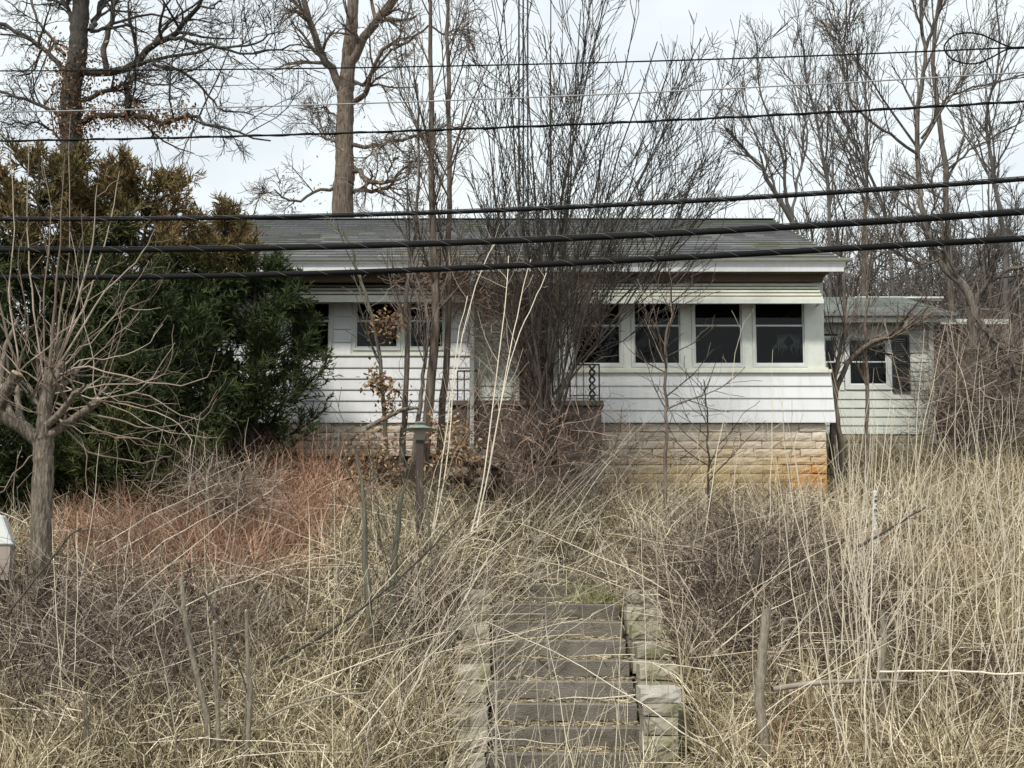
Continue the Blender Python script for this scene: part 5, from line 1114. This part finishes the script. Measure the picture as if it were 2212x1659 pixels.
# pale shoots before the door
for px, w, lab in [([(1018, 1150), (1048, 1010), (1075, 800), (1092, 640), (1098, 553)], 7, 'pale straight shoot before the door, reaching up past the lowest cable'),
                   ([(1030, 1140), (1062, 985), (1098, 780), (1122, 660), (1147, 560)], 6.5, 'pale shoot curving right before the door, ending just under the lowest cable'),
                   ([(1058, 1000), (1105, 770), (1150, 660), (1180, 590)], 5, 'short pale shoot branching right beside the dark door'),
                   ([(930, 1180), (965, 1000), (980, 830), (1010, 680), (1050, 560), (1075, 520)], 6, 'pale shoot leaning across the white downspout'),
                   ([(905, 1560), (925, 1230), (960, 960), (985, 760), (1010, 640)], 7, 'long pale stem rising beside the yard lamp post to the eave')]:
    traced('pale_shoot', lab, 'shoot', px, w * .5, 1.6, 11.5, 12.5, 'cane', 5, tone=(.6, .85))
traced('fallen_branch', 'grey broken branch jutting over the rubble beside the yard lamp', 'branch', [(790, 925), (830, 905), (870, 885), (905, 882)], 11, 7, 14.2, 14.2, 'bark_grey', 5, tone=(.6, .7))
traced('fallen_branch', 'long dark branch slanting over the middle of the left bank', 'branch', [(590, 1432), (700, 1370), (800, 1300), (900, 1215), (1000, 1110)], 7, 3, 9.6, 10.2, 'bark_dark', 4, tone=(.5, .8))
traced('fallen_branch', 'dark branch crossing the pollarded trunk low on the left', 'branch', [(16, 1328), (85, 1240), (150, 1160), (175, 1140)], 5, 4, 8.9, 9.0, 'bark_dark', 3, tone=(.5, .7))
traced('fallen_branch', 'thin dark curved branch among the stumps', 'branch', [(440, 1280), (500, 1390), (535, 1500)], 6, 3, 8.8, 8.9, 'bark_dark', 3, tone=(.5, .7))
traced('fallen_log', 'thin fallen log with a cut end lying on the right bank', 'log', [(1668, 1489), (1760, 1476), (1860, 1470), (1960, 1472)], 13, 7, 9.0, 9.3, 'cane_grey', 0, tone=(.6, .7), sides=8)
traced('fallen_log', 'long straight pale pole lying level across the right bank', 'log', [(1900, 1451), (2050, 1451), (2230, 1456)], 5, 5, 8.9, 8.9, 'cane', 0, tone=(.85, .95), sides=7)
traced('fallen_log', 'pale slanting branch lying low on the left bank beneath the stumps', 'log', [(560, 1560), (620, 1528), (720, 1502), (800, 1495)], 6, 4, 8.7, 9.0, 'cane_grey', 2, tone=(.6, .75))
traced('leaning_branch', 'dark branch slanting over the brush on the right', 'branch', [(1855, 1180), (1900, 1155), (1960, 1120), (2000, 1095)], 7, 3, 10.5, 10.6, 'bark_dark', 3)
# cut stumps and posts
st = tag(empty('cut_sapling', tuple(gd(465, 8.7))), 'forked cut sapling with a split pale top left of the steps', 'stump')
for px, w0, w1, t_ in [([(446, 1740), (446, 1640), (448, 1560), (430, 1480), (412, 1400), (402, 1345), (395, 1310)], 14, 12, .35), ([(400, 1340), (395, 1290), (392, 1248)], 11, 9, .6), ([(398, 1335), (370, 1295), (330, 1258)], 7, 3, .6)]:
    q, r = limb(px, w0, w1, 8.6, 8.6, 12, .003); b = Bag(); b.tubes(q, r, 8, (t_, t_ + .05)); b.obj('stem', 'stumpbark', st)
for lab, px, w0, w1 in [('slim cut stump with a broken grey top between the forked sapling and a leafy stub', [(472, 1740), (472, 1620), (468, 1500), (466, 1420), (463, 1345)], 11, 8), ('tall cut stump with side branches, third from the left of the stumps', [(520, 1740), (532, 1620), (540, 1500), (535, 1420), (532, 1320)], 13, 8),
                        ('short splintered stump in the dark brambles', [(192, 1740), (190, 1640), (186, 1560), (183, 1498)], 12, 9)]:
    q, r = limb(px, w0, w1, 8.6, 8.6, 12, .004); root = tag(empty('cut_sapling', tuple(q[0])), lab, 'stump'); b = Bag(); b.tubes(q, r, 8, (.4, .5)); b.obj('stem', 'stumpbark', root)
    b = Bag(); b.tubes([q[-1] - [0, 0, .005], q[-1] + [0, 0, .012]], [r[-1], r[-1] * .6], 8); b.tubes([q[-1] + [0, 0, .012], q[-1] + [0, 0, .013]], [r[-1] * .6, .0005], 8); b.obj('cut_end', 'cutwood', root)
    A, B = resamp([(q, r * .3)], 8); A, B = sprout(A, B, n=5, ang=(25, 60), lenf=.5, K=5, up=.05, wob=.1, rmin=.0022, lmin=.15); b = Bag(); b.tubes(A, B, 3); b.obj('side_twigs', 'cane_grey', root)
for lab, px, w0, w1, d_ in [('thick leaning old fence post with flaking bark right of the steps', [(1660, 1780), (1652, 1620), (1640, 1500), (1648, 1400), (1655, 1315)], 24, 20, 8.8), ('slim crooked fence post farther right among the pale stalks', [(1925, 1640), (1912, 1540), (1905, 1450), (1910, 1370), (1905, 1318)], 14, 13, 9.3),
                            ('dark broken stub standing behind the brambles on the right', [(1632, 1260), (1633, 1220), (1638, 1180)], 17, 15, 10.8)]:
    q, r = limb(px, w0, w1, d_, d_, 12, .004); root = tag(empty('fence_post', tuple(q[0])), lab, 'post'); b = Bag(); b.tubes(q, r, 9, (.5, .6)); b.tubes([q[-1], q[-1] + [0, 0, .004]], [r[-1], .001], 9); b.obj('post', 'stumpbark' if d_ < 10 else 'bark_dark', root)
for lab, px, w0, w1, d_ in [('mossy sapling trunk left of the yard lamp post', [(800, 1480), (798, 1330), (790, 1200), (785, 1080), (770, 980)], 18, 6, 10.4), ('thick grey lower trunk just left of the yard lamp post', [(850, 1560), (846, 1440), (845, 1330), (856, 1180), (870, 1060)], 26, 9, 10.6), ('slim pale trunk right beside the yard lamp post', [(925, 1480), (928, 1330), (930, 1200), (920, 1060)], 11, 4, 11.2)]:
    T = [limb(px, w0, w1, d_, d_ + .3, 14, .006)]; tree('sapling', lab, 'tree', T, [], 'bark_green', [dict(n=9, ang=(15, 45), lenf=.5, K=6, up=.08, wob=.08, rmin=.003, lmin=.4, tmin=.5, rf=.16), dict(n=4, ang=(20, 50), lenf=.45, K=4, up=.06, wob=.1, rmin=.0025, lmin=.15)])
# dead leaf clusters near the lamp and a tuft of green by the steps
lb = Bag()
for (u, v, dd, n_) in ((810, 960, 13.5, 120), (760, 1010, 13, 60), (985, 950, 13.5, 90), (935, 935, 13.2, 60), (1010, 990, 14, 50), (840, 1000, 13.2, 60), (965, 1000, 13.6, 70)): leaves(lb, P(u, v, dd)[None], n_ * 2, (.03, .075), .14, (.3, .95), .4)
tag(lb.obj('dead_leaves', 'deadleaf'), kind='stuff')
n = 500; x = RG.normal(size=n) * .13 + XX(1290, 11.2, 1260); y = RG.normal(size=n) * .12 + 11.5; z = ground(x, y) + .05
ramp_mat('tuft', [(.06, .07, .02), (.2, .21, .07), (.42, .42, .2)], namt=.2); b = Bag(); b.ribbons(arch(x, y, z, RG.uniform(.1, .35, n), np.radians(RG.uniform(5, 60, n)), 4, .25), np.tile([.005, .005, .004, .002], (n, 1)), (.2, 1)); tag(b.obj('green_tuft', 'tuft'), 'yellow green grass tuft hanging over the top of the steps', 'grass tuft')
# litter on the treads and twigs fallen on them
n = 9000; kk = RG.integers(0, 9, n); ys = np.array([s[0] for s in ST])[kk] + RG.uniform(.03, .3, n) ** 1.0; zs = np.array([s[1] for s in ST])[kk] + .008; x = RG.uniform(-.16, .98, n)
dens = RG.uniform(0, 1, n) < .35 + .65 * np.clip((ys - np.array([s[0] for s in ST])[kk] - .1) / .15, 0, 1); x, ys, zs = x[dens], ys[dens], zs[dens]; n = len(x)
Q = np.stack([x, ys, zs], 1)[:, None] + np.cumsum(RG.normal(size=(n, 3, 3)) * [.03, .03, .006], 1); Q[..., 2] = np.maximum(Q[..., 2], zs[:, None])
b = Bag(); b.ribbons(Q, np.tile([.005, .008, .003], (n, 1)), (0, .8)); tag(b.obj('straw_litter', 'straw'), kind='stuff')
# bare brush behind and beside the house on the right
tangle('brush', 'bare brown brush under the carport and along the right edge', (2120, 860), (110, 150), 2600, 'hillwood', 21, (.5, 1.5), r=.006, curl=.25, zup=.8, dep=2, tone=(.4, 1))
